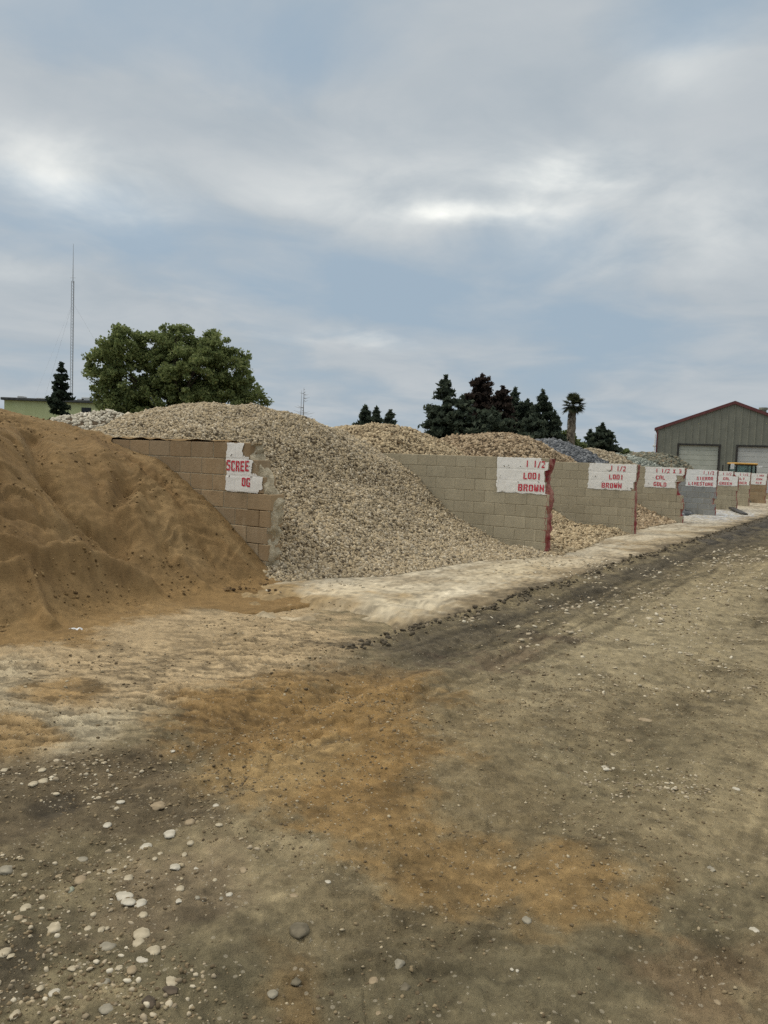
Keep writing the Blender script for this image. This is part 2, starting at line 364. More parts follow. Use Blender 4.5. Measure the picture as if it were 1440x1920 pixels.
CRUST = poly((-200, 1240), (300, 1210), (560, 1150), (690, 1200), (620, 1270), (560, 1300), (420, 1370), (250, 1400), (60, 1430), (-200, 1420)); TREAD = poly((290, 1420), (520, 1330), (860, 1250), (1000, 1280), (760, 1420), (480, 1520))
TD = G(620, 1400) - G(400, 1490); TD = TD/np.linalg.norm(TD)
def ground_z(x, y):
    u, v = UV(x, y); r = np.hypot(x, y)
    fade = np.clip(1.6 - r/40, 0, 1)
    rough = .45 + .8*sst(fbm(x*.7, y*.7+11, 3), -.3, .5)
    z = .016*fbm(x*1.1, y*1.1, 3) + rough*(.009*fbm(x*4.5, y*4.5, 3) + .0045*fbm(x*13, y*13, 3, .6) + .0028*fbm(x*34, y*34, 2))
    z = z + .010*np.maximum(0, fbm(x*8+40, y*8, 3))**1.5 + .004*fbm(x*12, y*12+9, 3)*sst(pn(x*.9, y*.9), -.2, .3)
    z *= fade
    # wheel ruts run along the row of bays
    wob = .16*pn(u*.35, v*.2+5)
    for c, w, dpt in ((-2.05, .17, .030), (-2.42, .15, .022), (-3.7, .25, .02), (-5.3, .3, .018), (-6.9, .3, .02)):
        d = v - c + wob; z = z - fade*dpt*np.exp(-(d/w)**2) + fade*dpt*.55*np.exp(-((np.abs(d)-1.7*w)/(w*.6))**2)
        z = z + fade*.010*np.exp(-(d/w)**2)*np.sign(np.sin(u*22+np.abs(d)*30))*sst(pn(u*.5, v), -.2, .3)
    cl1 = fbm(x*5.5, y*8.5, 4, .6); z = z + fade*.009*sst(cl1, .22, .34)*sst(fbm(x*.8+7, y*.8, 3), -.35, .25)
    cl2 = fbm(x*14+3, y*17, 3, .6); z = z + fade*.003*sst(cl2, .25, .38)
    bd = sst(v, -3.0, -2.6)*(1-sst(v, -1.75, -1.5))*sst(u, -8.5, -7); z = z + fade*bd*.012*fbm(u*.7, v*9, 3, .6)
    # cracked, trodden crust on the pale dust, and diagonal tread marks over the orange patch
    crust = sst(sdf(CRUST, x, y), -.5, .5)*sst(fbm(x*.9, y*.9+2, 3), -.3, .3); cr = fbm(x*4.2, y*11.5, 5, .66); z = z + fade*crust*.018*sst(cr, -.12, .06)
    tr = sst(sdf(TREAD, x, y), -.25, .25); q = x*TD[0] + y*TD[1]; w = -x*TD[1] + y*TD[0]; z = z + fade*tr*.014*fbm(q*.55, w*8.5, 3, .55) + fade*tr*.006*np.sin(q*60)*sst(pn(q*.7, w*5), 0, .3)
    # the lip of clods along the edge of the concrete, and the bed under the slab
    lip = np.exp(-((v+1.42+.10*pn(u*1.3, 3.0+0*v))/.11)**2)*sst(u, -8.2, -7.2)*(1-sst(u, 40, 42))
    z = z + lip*(.006+.07*np.maximum(0, fbm(u*4, v*5, 3)))*fade
    pad = sst(v, -1.36, -1.24)*sst(u, -7.6, -6.9)*(1-sst(v, 9, 9.5))*(1-sst(u, 41, 42))
    return z*(1-pad) - .07*pad
# wheel imprints in the pale dust: short cross bars in two lanes
def build_ground():
    rr = np.concatenate([np.geomspace(.35, 1.3, 16)[:-1], np.geomspace(1.3, 42, 800)[:-1], np.geomspace(42, 6000, 40)])
    th = np.concatenate([np.linspace(-180, -41, 46)[:-1], np.linspace(-41, 41, 640)[:-1], np.linspace(41, 180, 46)[:-1]])
    n, k = len(rr), len(th); A = np.radians(th); X = rr[:, None]*np.sin(A)[None]; Y = rr[:, None]*np.cos(A)[None]
    x = X.ravel(); y = Y.ravel(); z = ground_z(x, y)
    near = np.hypot(x, y) < 70
    col = np.empty((len(x), 3)); col[:] = ROAD
    xs, ys = x[near], y[near]; C = col[near]; u, v = UV(xs, ys)
    big = fbm(xs*.5, ys*.5, 4); C *= (1 + .16*big)[:, None]
    stk = fbm(u*.16, v*1.7, 3) + .6*fbm(u*.3, v*6, 3); C *= (1 + .20*stk)[:, None]                      # streaks dragged along the traffic
    ln = pn(u*.055, v*3.1+2) + .6*pn(u*.09+5, v*8); C *= (1 + .24*np.clip(1.5*ln, -1, 1)*sst(-v, 1.5, 2.3)*(.45+.55*sst(np.hypot(xs, ys), 3, 6)))[:, None]
    wobt = .22*pn(u*.12, 4+0*u) + .10*pn(u*.4, v*.3)
    for c_, w_, a_ in ((-2.0, .20, -.25), (-2.45, .16, -.2), (-3.1, .30, .34), (-3.75, .22, -.26), (-4.5, .35, .28), (-5.3, .26, -.28), (-6.0, .3, .25), (-6.9, .26, -.25), (-7.6, .3, .22), (-8.4, .3, -.24), (-9.6, .4, .22), (-10.6, .3, -.2)):
        d_ = v - c_ + wobt; C *= (1 + a_*np.exp(-(d_/w_)**2)*1.35*sst(fbm(u*.28+c_, 0*u+c_*3, 2), -.7, .0)*(1 + 1.2*fbm(u*.6, d_*16, 2)))[:, None]
    w1 = fbm(xs*1.6+3, ys*1.6, 5, .6); w2 = fbm(xs*7, ys*7+8, 4, .6)
    for P, c, soft, nz, st in PATCH:
        m = sst(sdf(P, xs, ys) + nz*(1.1*w1 + .55*w2), -soft, soft)*st
        C = C*(1-m[:, None]) + np.array(c)*m[:, None]
    mot = fbm(xs*3.1+9, ys*3.1, 5, .66); fine = fbm(xs*12, ys*12, 4, .7)
    C *= np.clip(1 + .09*mot + .22*fine, .45, 1.6)[:, None]
    cr_ = fbm(xs*4.2, ys*11.5, 5, .66); cm = sst(sdf(CRUST, xs, ys), -.5, .5); C *= ((1 - .40*cm*sst(-cr_, .10, .20))*(1 + .12*cm*sst(cr_, .1, .3)))[:, None]  # crust hollows darkened: painted shade between the lumps along with damp soil
    tq = xs*TD[0] + ys*TD[1]; tw = -xs*TD[1] + ys*TD[0]; tm = sst(sdf(TREAD, xs, ys), -.3, .3)*sst(fbm(tq*.5, tw*1.5+3, 3), -.25, .2); C *= (1 + .42*tm*np.clip(fbm(tq*.55, tw*8.5, 3, .55), -.7, .7))[:, None]
    bd_ = sst(v, -3.0, -2.6)*(1-sst(v, -1.75, -1.5))*sst(u, -8.5, -7); C *= (1 - .38*bd_*sst(fbm(u*.7, v*9, 3, .6), .05, -.25))[:, None]
    C *= (1 - .20*sst(-fbm(xs*4.5, ys*6.5, 5, .68), .2, .5) + .14*sst(fbm(xs*6+9, ys*7, 5, .7), .2, .5))[:, None]
    wet = sst(fbm(xs*2.2, ys*2.2-30, 5, .65), .35, .7)*.26; C *= (1-wet)[:, None]                    # damp blotches
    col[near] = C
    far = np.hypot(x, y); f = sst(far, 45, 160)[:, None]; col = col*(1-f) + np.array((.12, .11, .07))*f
    V = np.stack([x, y, z], 1)
    i = np.arange(n-1)[:, None]*k; j = np.arange(k)[None]; j2 = (j+1) % k
    F = np.stack([(i+j), (i+j2), (i+k+j2), (i+k+j)], -1).reshape(-1, 4)[:, ::-1]
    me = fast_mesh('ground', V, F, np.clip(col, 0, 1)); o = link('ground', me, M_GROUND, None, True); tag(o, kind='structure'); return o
build_ground()

def build_pad():
    us = np.concatenate([np.arange(-8.0, 8, .07), np.geomspace(8, 44, 170)]); vs = np.concatenate([np.arange(-1.75, 1.5, .035), np.linspace(1.5, 9.6, 30)])
    U, Vv = np.meshgrid(us, vs, indexing='ij'); u, v = U.ravel(), Vv.ravel(); x, y = XY(u, v)
    a0 = fbm(x*.6+4, y*.6, 3)
    edge = -1.28 + .13*fbm(u*1.1, 0*u+4, 4) + .05*fbm(u*6, v*2, 2)
    z = .012 + .004*fbm(x*.8, y*.8, 3) + .002*fbm(x*9, y*9, 4, .65)*sst(a0, -.3, .5)
    z -= .13*(1-sst(v, edge-.10, edge+.03)) + .10*(1-sst(u+.7*fbm(x*1.3, y*1.3, 4, .6), -6.9, -5.9)) 
    joint = np.minimum(np.abs(u-.02+.01*pn(v*3, v)), np.abs(u-11.75)); z -= .012*np.exp(-(joint/.022)**2)
    col = np.empty((len(u), 3)); col[:] = (.41, .362, .272)
    a = fbm(x*.9, y*.9, 5, .6); b = fbm(u*.8+3, v*3.5, 5, .62); c = fbm(x*6, y*6, 4, .65)
    st = sst(a + .4*b, -.05, .55)[:, None]*.5; col = col*(1-st) + np.array((.215, .16, .09))*st
    dk = sst(b + .3*c, .1, .6)[:, None]*.55; col = col*(1-dk) + np.array((.16, .125, .08))*dk
    e = sst(-v + .5*a + .35*c, .35, 1.15)[:, None]*.8; col = col*(1-e) + np.array((.25, .185, .10))*e          # dirt tracked on near the edge
    for (px, py), r_, cc, s_ in (((838, 1116), .36, (.60, .54, .42), .95), ((640, 1112), .8, (.56, .48, .34), .8), ((760, 1130), .7, (.50, .43, .30), .6), ((1110, 1050), .9, (.52, .44, .31), .6), ((1230, 1005), 1.2, (.50, .43, .31), .5),
                             ((960, 1068), .8, (.50, .42, .28), .6)):
        g = G(px, py); gu, gv = UV(*g); m = s_*np.exp(-(((u-gu)/(1.9*r_))**2 + ((v-gv)/(.6*r_))**2)*(1+.6*a+.5*c))[:, None]; col = col*(1-np.clip(m, 0, 1)) + np.array(cc)*np.clip(m, 0, 1)
    bl = np.exp(-((u-18.5)/5.0)**2)*sst(v+.5*b, -1.3, -.2)*.85*sst(c+.4*a, -.6, .3); bl = bl[:, None]; col = col*(1-bl) + np.array((.42, .455, .50))*bl        # blue-grey stone dust
    jd = .75*np.exp(-(joint/.035)**2)[:, None]; col = col*(1-jd) + np.array((.15, .12, .08))*jd
    dm = sst(-v + .32*a + .22*c + .10*fbm(x*11, y*11, 3), 1.02, 1.22)[:, None]*.85*(.5+.5*sst(fbm(u*.7, 0*u+2, 2), -.3, .2))[:, None]; col = col*(1-dm) + np.array((.10, .082, .055))*dm
    sd_ = (sst(-u + .6*a + .3*c, 5.2, 6.1)*sst(v + .4*a, -.7, .5))[:, None]*.9; col = col*(1-sd_) + np.array((.265, .185, .088))*sd_
    col *= np.clip(1 + .26*c + .26*fbm(x*14, y*14, 4, .7) - .3*sst(fbm(x*5, y*5+3, 5, .7), .25, .5), .5, 1.5)[:, None]
    n, k = len(us), len(vs); i = np.arange(n-1)[:, None]*k; j = np.arange(k-1)[None]
    F = np.stack([i+j, i+k+j, i+k+j+1, i+j+1], -1).reshape(-1, 4)
    o = link('concrete_pad', fast_mesh('concrete_pad', np.stack([x, y, z], 1), F, np.clip(col, 0, 1)), M_PAD, None, True); tag(o, kind='structure')
build_pad()

# ------------------------------------------------------------------ stone kit
_t = (1+5**.5)/2
ICO_V = np.array([(-1, _t, 0), (1, _t, 0), (-1, -_t, 0), (1, -_t, 0), (0, -1, _t), (0, 1, _t), (0, -1, -_t), (0, 1, -_t), (_t, 0, -1), (_t, 0, 1), (-_t, 0, -1), (-_t, 0, 1)], float); ICO_V /= np.linalg.norm(ICO_V[0])
ICO_F = np.array([(0, 11, 5), (0, 5, 1), (0, 1, 7), (0, 7, 10), (0, 10, 11), (1, 5, 9), (5, 11, 4), (11, 10, 2), (10, 7, 6), (7, 1, 8), (3, 9, 4), (3, 4, 2), (3, 2, 6), (3, 6, 8), (3, 8, 9), (4, 9, 5), (2, 4, 11), (6, 2, 10), (8, 6, 7), (9, 8, 1)])
def subdiv(V, F):
    V = list(map(tuple, V)); cache = {}; out = []
    def mid(a, b):
        k = (min(a, b), max(a, b))
        if k not in cache:
            p = (np.array(V[a]) + np.array(V[b])) / 2; V.append(tuple(p/np.linalg.norm(p))); cache[k] = len(V)-1
        return cache[k]
    for a, b, c in F:
        x, y, z = mid(a, b), mid(b, c), mid(c, a); out += [(a, x, z), (b, y, x), (c, z, y), (x, y, z)]
    return np.array(V), np.array(out)
ICO1_V, ICO1_F = subdiv(ICO_V, ICO_F); ICO2_V, ICO2_F = subdiv(ICO1_V, ICO1_F)
def rand_rot(n, tilt=1.0):
    q = RNG.normal(size=(n, 4)); 
    if tilt < 1: q[:, 1:3] *= tilt*.5; q[:, 0] = RNG.normal(size=n); 
    q /= np.linalg.norm(q, axis=1)[:, None]; w, x, y, z = q.T
    return np.stack([np.stack([1-2*(y*y+z*z), 2*(x*y-z*w), 2*(x*z+y*w)], -1), np.stack([2*(x*y+z*w), 1-2*(x*x+z*z), 2*(y*z-x*w)], -1), np.stack([2*(x*z-y*w), 2*(y*z+x*w), 1-2*(x*x+y*y)], -1)], 1)
def stones_mesh(name, P, size, fine=False, flat=(.55, .95), tilt=1.0, jit=.2):
    """P (n,3) centres, size (n,) radii -> one mesh of separate pebbles"""
    n = len(P); BV, BF = (ICO1_V, ICO1_F) if fine else (ICO_V, ICO_F); m = len(BV)
    rad = 1 + RNG.normal(size=(n, m))*jit*(.5 if fine else .8); v = BV[None]*np.clip(rad, .6, 1.5)[..., None]
    sc = np.stack([RNG.uniform(.9, 1.35, n), RNG.uniform(.7, 1.05, n), RNG.uniform(*flat, n)], -1)*size[:, None]
    v = v*sc[:, None, :]; v = np.einsum('nij,nmj->nmi', rand_rot(n, tilt), v) + P[:, None]
    F = (BF[None] + (np.arange(n)*m)[:, None, None]).reshape(-1, 3)
    return fast_mesh(name, v.reshape(-1, 3), F)

# ------------------------------------------------------------------ the piles
PROF = np.array([(-9, -.08), (-.15, -.06), (0, 0), (.5, .16), (1, .40), (1.5, .67), (2, 1.02), (2.5, 1.38), (3, 1.72), (3.5, 2.0), (4, 2.16), (4.6, 2.24), (6, 2.2), (8, 1.7), (10, 1.0)])
def prof(s, P=PROF): return np.interp(s, P[:, 0], P[:, 1])
def heap(u, v, u0, u1, toe, top=1.0, cen=.5, bulge=.16, seed=0, far=0):
    """a heap dumped into the bay between walls u0 and u1"""
    w = u1-u0; c = u0 + cen*w
    t = toe(u) if callable(toe) else toe
    z = prof(v - t + .10*pn(u*1.1+seed, v*.9) )
    z = z*top*(1 + (bulge*np.exp(-((u-c)/(.30*w))**2) - .06)*sst(z, .6, 1.8))
    return z + sst(z, .02, .3)*(.06*fbm(u*.9+seed, v*.9, 3) + .03*fbm(u*2.8, v*2.8+seed, 2))
def heap_thing(name, label, hf, u0, u1, v0, v1, under, stone=None, n=0, size=.026, du=.08, group='heaps of stone and sand in the bays', fine=False, tintf=None, cut_u=None):
    us = np.arange(u0, u1+du, du); vs = np.arange(v0, v1+du, du); U, V_ = np.meshgrid(us, vs, indexing='ij'); u, v = U.ravel(), V_.ravel()
    z = hf(u, v); x, y = XY(u, v); a, b = len(us), len(vs); i = np.arange(a-1)[:, None]*b; j = np.arange(b-1)[None]
    F = np.stack([i+j, i+b+j, i+b+j+1, i+j+1], -1).reshape(-1, 4)
    keep = (z[F] > -.06).any(1) & (np.ptp(z[F], axis=1) < 3.2*du + .12); F = F[keep]
    if cut_u is not None: F = F[~((u[F].min(1) < cut_u) & (u[F].max(1) > cut_u) & (np.ptp(z[F], axis=1) > .05))]
    used = np.unique(F); mp = -np.ones(len(z), int); mp[used] = np.arange(len(used)); F = mp[F]
    col = tintf(u, v, z)[used] if tintf else None
    cx, cy = XY((u0+u1)/2, (v0+v1)/2); V3 = np.stack([x-cx, y-cy, z], 1)[used]
    o = link(name, fast_mesh(name, V3, F, col), under, None, True); o.location = (cx, cy, 0); tag(o, label, 'pile', group)
    if n:
        uu = RNG.uniform(u0, u1, n*3); vv = v0 + (v1-v0)*RNG.random(n*3)**1.25; zz = hf(uu, vv); ok = np.where(zz > .004)[0]; ok = ok[np.argsort(RNG.random(len(ok)))][:n]
        uu, vv, zz = uu[ok], vv[ok], zz[ok]; s = size*RNG.lognormal(0, .28, len(ok)); xx, yy = XY(uu, vv)
        me = stones_mesh('stones', np.stack([xx-cx, yy-cy, zz + s*.15], 1), s, fine); so = link('stones', me, stone, o, fine); so['kind'] = 'stuff'
    return o

# big heap of tan river stone between the first two walls
toeA = lambda u: np.interp(u, [-6.3, -5.6, -5.1, -4.4, -3.0, -1.2, 0, .3], [1.35, 1.12, 1.02, .58, .44, .43, .45, .45])
def hA(u, v):
    z = heap(u, v, -5.56, 0, toeA, 1.0, .60, .15, 3) - .34*sst(-u, 3.7, 5.0)*sst(v, 3.6, 5.2)
    z = z - 2.2*sst(v, 6.0, 9.5)
    z = z - .75*np.maximum(0, u-.1)*sst(v, .9, 2.0)
    z = np.maximum(z, (.10 + .05*fbm(u*3, v*3, 2))*sst(v, -.15-.35*sst(u, -1.5, 0), .45)*sst(u, -2.2, -.6) - .02)
    # thin skirt in front of the wall end
    z = np.where((u > .0) & (u < .26) & (z < 1.70), -.2, z); z = np.where((u >= .24) & (v < 3.0), -.2, z)
    z = np.where((u < -5.5), np.where(v < 1.52, np.minimum(z, prof((v-1.0)*1.0 - (-5.5-u)*1.1)), np.where((z > 1.66) & (v > 2.6), z - .5*(-5.5-u), -.2)), z)
    return z
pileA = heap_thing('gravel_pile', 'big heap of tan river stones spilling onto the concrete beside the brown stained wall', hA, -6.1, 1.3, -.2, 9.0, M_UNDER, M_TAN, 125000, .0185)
# a paler heap behind it
def hA2(u, v): 
    q = np.hypot((u+3.0)/1.5, (v-8.0)/2.0); return 2.22 - .75*np.maximum(q-.25, 0)**1.3 + .05*fbm(u*1.5, v*1.5, 3)
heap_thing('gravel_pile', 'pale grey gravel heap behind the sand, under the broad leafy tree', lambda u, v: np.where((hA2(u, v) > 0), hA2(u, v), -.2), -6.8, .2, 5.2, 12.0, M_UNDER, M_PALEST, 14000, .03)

toeB = lambda u: np.interp(u, [0, .25, 1.0, 2.5, 4, 5.0, 6.2], [.55, .5, .45, .45, .6, .85, .9])
def hB(u, v):
    z = heap(u, v, .24, 5.85, toeB, .96, .45, .15, 11); z -= 2.2*sst(v, 6.8, 10) + .40*sst(u, 3.4, 5.6)*sst(v, 2.6, 4)
    z = np.maximum(z, (.13 + .08*fbm(u*2, v*2, 3))*sst(v, np.interp(u, [-.4, 0, 1, 2.9, 4, 6], [-.75, -.75, -.5, -.2, .1, .0]), .4) - .03)
    z = np.where(u < .24, np.where(v < -.02, z - (.24-u)*.12, np.where((v > 2.9) & (z > 1.70), z - .3*np.maximum(0, -u), -.2)), z)
    return np.where(u > 5.82, np.where((z > 1.68) & (v > 2), z - .5*(u-5.82), -.2), z)
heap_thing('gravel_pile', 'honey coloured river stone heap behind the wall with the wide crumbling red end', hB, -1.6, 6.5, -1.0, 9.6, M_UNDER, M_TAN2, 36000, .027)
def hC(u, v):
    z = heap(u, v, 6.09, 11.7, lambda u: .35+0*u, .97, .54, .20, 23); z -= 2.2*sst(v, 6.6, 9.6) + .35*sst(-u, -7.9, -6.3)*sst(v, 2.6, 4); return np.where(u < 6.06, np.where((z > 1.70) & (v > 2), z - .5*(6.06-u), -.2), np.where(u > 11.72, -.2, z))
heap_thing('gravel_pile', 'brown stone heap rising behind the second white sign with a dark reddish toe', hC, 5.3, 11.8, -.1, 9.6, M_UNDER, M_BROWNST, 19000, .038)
def hD(u, v):
    z = heap(u, v, 11.94, 17.5, lambda u: .95+0*u, 1.0, .48, .18, 31); z -= 2.0*sst(v, 6.8, 10); return np.where((u < 11.9) | (u > 17.56), -.2, z)
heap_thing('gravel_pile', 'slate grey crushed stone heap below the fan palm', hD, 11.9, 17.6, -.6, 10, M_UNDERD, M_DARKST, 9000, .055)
def hE(u, v):
    z = heap(u, v, 17.8, 23.4, lambda u: 1.2+0*u, .93, .50, .2, 43); z -= 2.0*sst(v, 7.2, 10); return np.where((u < 17.76) | (u > 23.42), -.2, z)
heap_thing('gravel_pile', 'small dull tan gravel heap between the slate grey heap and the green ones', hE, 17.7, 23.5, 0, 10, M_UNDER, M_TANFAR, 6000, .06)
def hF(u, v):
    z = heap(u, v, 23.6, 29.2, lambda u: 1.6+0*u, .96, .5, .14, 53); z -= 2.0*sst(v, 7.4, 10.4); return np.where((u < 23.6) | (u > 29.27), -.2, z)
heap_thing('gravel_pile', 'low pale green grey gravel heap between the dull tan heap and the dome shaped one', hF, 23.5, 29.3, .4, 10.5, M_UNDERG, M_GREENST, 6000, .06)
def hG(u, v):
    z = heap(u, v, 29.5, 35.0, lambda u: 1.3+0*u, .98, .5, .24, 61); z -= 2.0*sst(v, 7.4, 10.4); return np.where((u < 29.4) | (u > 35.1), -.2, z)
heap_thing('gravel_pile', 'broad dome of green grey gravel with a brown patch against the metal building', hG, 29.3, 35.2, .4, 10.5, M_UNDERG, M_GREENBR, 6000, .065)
def hH(u, v):
    q = np.hypot((u-5.2)/3.4, (v-11.5)/2.6); return np.where(q < 1.6, 2.62 - 1.25*np.maximum(q-.1, 0)**1.2 + .05*fbm(u*1.3, v*1.3, 3), -.2)
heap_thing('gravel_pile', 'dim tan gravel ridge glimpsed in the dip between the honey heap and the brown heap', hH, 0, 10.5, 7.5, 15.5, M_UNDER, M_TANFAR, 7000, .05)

# the sand
SPROF = np.array([(-9, -.08), (-.45, -.07), (-.15, .0), (.1, .06), (.3, .19), (.5, .33), (.85, .58), (1.2, .85), (1.6, 1.08), (1.95, 1.28), (2.2, 1.42), (2.6, 1.51), (3.2, 1.64), (3.7, 1.74), (4.4, 1.92), (5.2, 2.02), (6.5, 2.2), (9, 1.9), (11, 1.0)])
def ray_uv(px, py):                                    # sight line onto the bare sand slope
    d = ray(px, py); t = np.linspace(5, 14, 500); X = d[0]*t; Y = d[1]*t; Z = EYE + d[2]*t; u, v = UV(X, Y); h = prof(v-1.35, SPROF)
    k = np.argmax(Z < np.maximum(h, 0)); return u[k], v[k]
GUL = []   # slump scars and runnels seen on the face
for pts, w, dp in (([(60, 640+175), (75, 890), (110, 935), (140, 960), (190, 990)], .13, .17), ([(20, 850), (60, 870), (85, 905)], .10, .08), ([(240, 912), (215, 950), (240, 985), (222, 1020)], .12, .13),
                   ([(295, 1015), (330, 1060), (365, 1100)], .06, .10), ([(380, 1030), (410, 1070), (440, 1098)], .05, .07), ([(250, 860), (300, 905), (345, 960)], .09, .06),
                   ([(300, 1040), (345, 1085), (380, 1110)], .05, .05), ([(150, 850), (175, 880), (190, 930)], .08, .05), ([(0, 1005), (60, 1000), (130, 1015), (190, 1035)], .06, .05)):
    GUL.append((np.array([ray_uv(*p) for p in pts]), w, dp))
RIDGE = []
for pts, w, dp in (([(170, 830), (205, 900), (225, 950)], .16, .09), ([(255, 915), (262, 960), (250, 990)], .10, .10), ([(340, 1060), (385, 1105)], .06, .06), ([(0, 1090), (60, 1098), (150, 1085), (230, 1078), (280, 1098)], .09, .17), ([(0, 1130), (50, 1120), (100, 1180)], .06, .10),
                   ([(262, 890), (310, 930), (350, 970)], .10, .05)):
    RIDGE.append((np.array([ray_uv(*p) for p in pts]), w, dp))
def dist_line(P, u, v):
    d = np.full(u.shape, 1e9)
    for a, b in zip(P[:-1], P[1:]):
        e = b-a; t = np.clip(((u-a[0])*e[0] + (v-a[1])*e[1]) / (e@e + 1e-9), 0, 1); d = np.minimum(d, (u-a[0]-e[0]*t)**2 + (v-a[1]-e[1]*t)**2)
    return np.sqrt(d)
toeS = lambda u: np.interp(u, [-13, -10, -9, -8, -7.3, -6.6, -5.9, -5.4], [.7, .95, 1.05, 1.25, 1.42, 1.35, 1.25, 1.3])
def hS(u, v):
    s = v - toeS(u) + .07*pn(u*1.4, v*.7)
    z = prof(s, SPROF)
    z = z*(1 + .05*sst(-u, 6, 9)) + .34*sst(-u, 6.5, 9.0)*sst(s, 1, 3)
    face = sst(z, .05, .4)
    uw = u + .25*pn(u*.8, v*.8+7)
    away = sst(-u, 6.0, 6.9); calm = .25 + .75*away
    rd = lambda a, b, o=3: 1 - 2*np.abs(fbm(a, b, o, .5))
    us_ = uw + .35*v                                    # runnels drift sideways down the face
    z += face*calm*((.038*rd(us_*.8, v*.22+2, 2)) + .022*rd(us_*2.6+7, v*.45, 2) + .010*rd(us_*7, v*1.1, 2))
    sc = fbm(u*.8+2.5, v*.9, 3)*3; fr = sc - np.floor(sc); z += face*calm*.12*(np.where(fr < .82, fr/.82, (1-fr)/.18) - .5)*sst(pn(u*.6+3, v*.6), -.1, .4)
    z -= face*.06*np.maximum(0, .35-np.abs(pn(uw*1.3+9, v*.5)))**1.0
    z += face*(.012*fbm(u*1.1, v*.8, 2)) + .010*fbm(u*10, v*10, 4, .75)
    dw = .07*fbm(u*2.1, v*2.1+4, 4, .6)
    for P, w, dp in GUL: z -= face*1.3*dp*np.exp(-((dist_line(P, u+dw, v+dw))/w)**2)
    for P, w, dp in RIDGE: z += dp*np.exp(-((dist_line(P, u+dw*.5, v+dw*.5))/w)**2)
    # low spread of tracked sand in front
    z = np.maximum(z, np.where(v > toeS(u)-1.1, .05*sst(v-toeS(u), -.9, -.1)*sst(-u, 6.7, 7.8) + .012*fbm(u*4, v*4, 3) - .040, -.2))
    top = 1.70 + .10*sst(v, 3.0, 4.8) + .03*fbm(u*3, v*3, 3)
    on = np.where(v > 2.3 + .15*pn(u*3, v), np.minimum(top, np.maximum(z, 1.705 + .03*pn(u*4, v*4))), -.2) - 1.0*np.maximum(0, u+5.25)
    return np.where(u > -5.565, np.where(v > 1.5, on, np.where(v < 1.46, -.2 , -.2)), z)
def sand_tint(u, v, z):
    c = np.empty((len(u), 3)); c[:] = (.202, .132, .060)
    a = fbm(u*.9, v*.6, 4); b = fbm(u*3, v*3, 4, .6); d = fbm(u*2.2+5, v*.6, 4)
    k = sst(a + .3*b, -.2, .6)[:, None]*.55; c = c*(1-k) + np.array((.150, .092, .040))*k
    k = sst(d, .1, .6)[:, None]*.45; c = c*(1-k) + np.array((.262, .182, .090))*k
    k = (1-sst(z, .02, .22))[:, None]*.5; c = c*(1-k) + np.array((.235, .150, .062))*k
    return np.clip(c*(1 + .16*b + .16*fbm(u*12, v*12, 4, .7))[:, None], 0, 1)
heap_thing('sand_pile', 'large brown sand pile with slumped gullies leaning on the brown stained block wall', hS, -12.6, -4.9, -.2, 9.4, M_SAND, du=.02, tintf=sand_tint, cut_u=-5.565)

M_SCLOD = mat_island('sand_clods', [(0, (.10, .065, .03)), (.5, (.19, .125, .056)), (1, (.27, .185, .09))], .95)
def sand_clods():
    o = bpy.data.objects['sand_pile']; n = 3600; u = RNG.uniform(-11.5, -5.6, n*3); v = 1.0 + 5.5*RNG.random(n*3)**1.6; z = hS(u, v)
    ok = np.where((z > .0) & (RNG.random(n*3) < np.clip(.25 + 1.3*fbm(u*1.6, v*1.6, 3), .02, 1)))[0][:n]; u, v, z = u[ok], v[ok], z[ok]; x, y = XY(u, v); s_ = .004 + .020*RNG.random(len(u))**5
    c = link('clods', stones_mesh('clods', np.stack([x-o.location.x, y-o.location.y, z + s_*.1], 1), s_, False, (.5, .9), 1, .3), M_SCLOD, o); c['kind'] = 'stuff'
sand_clods()

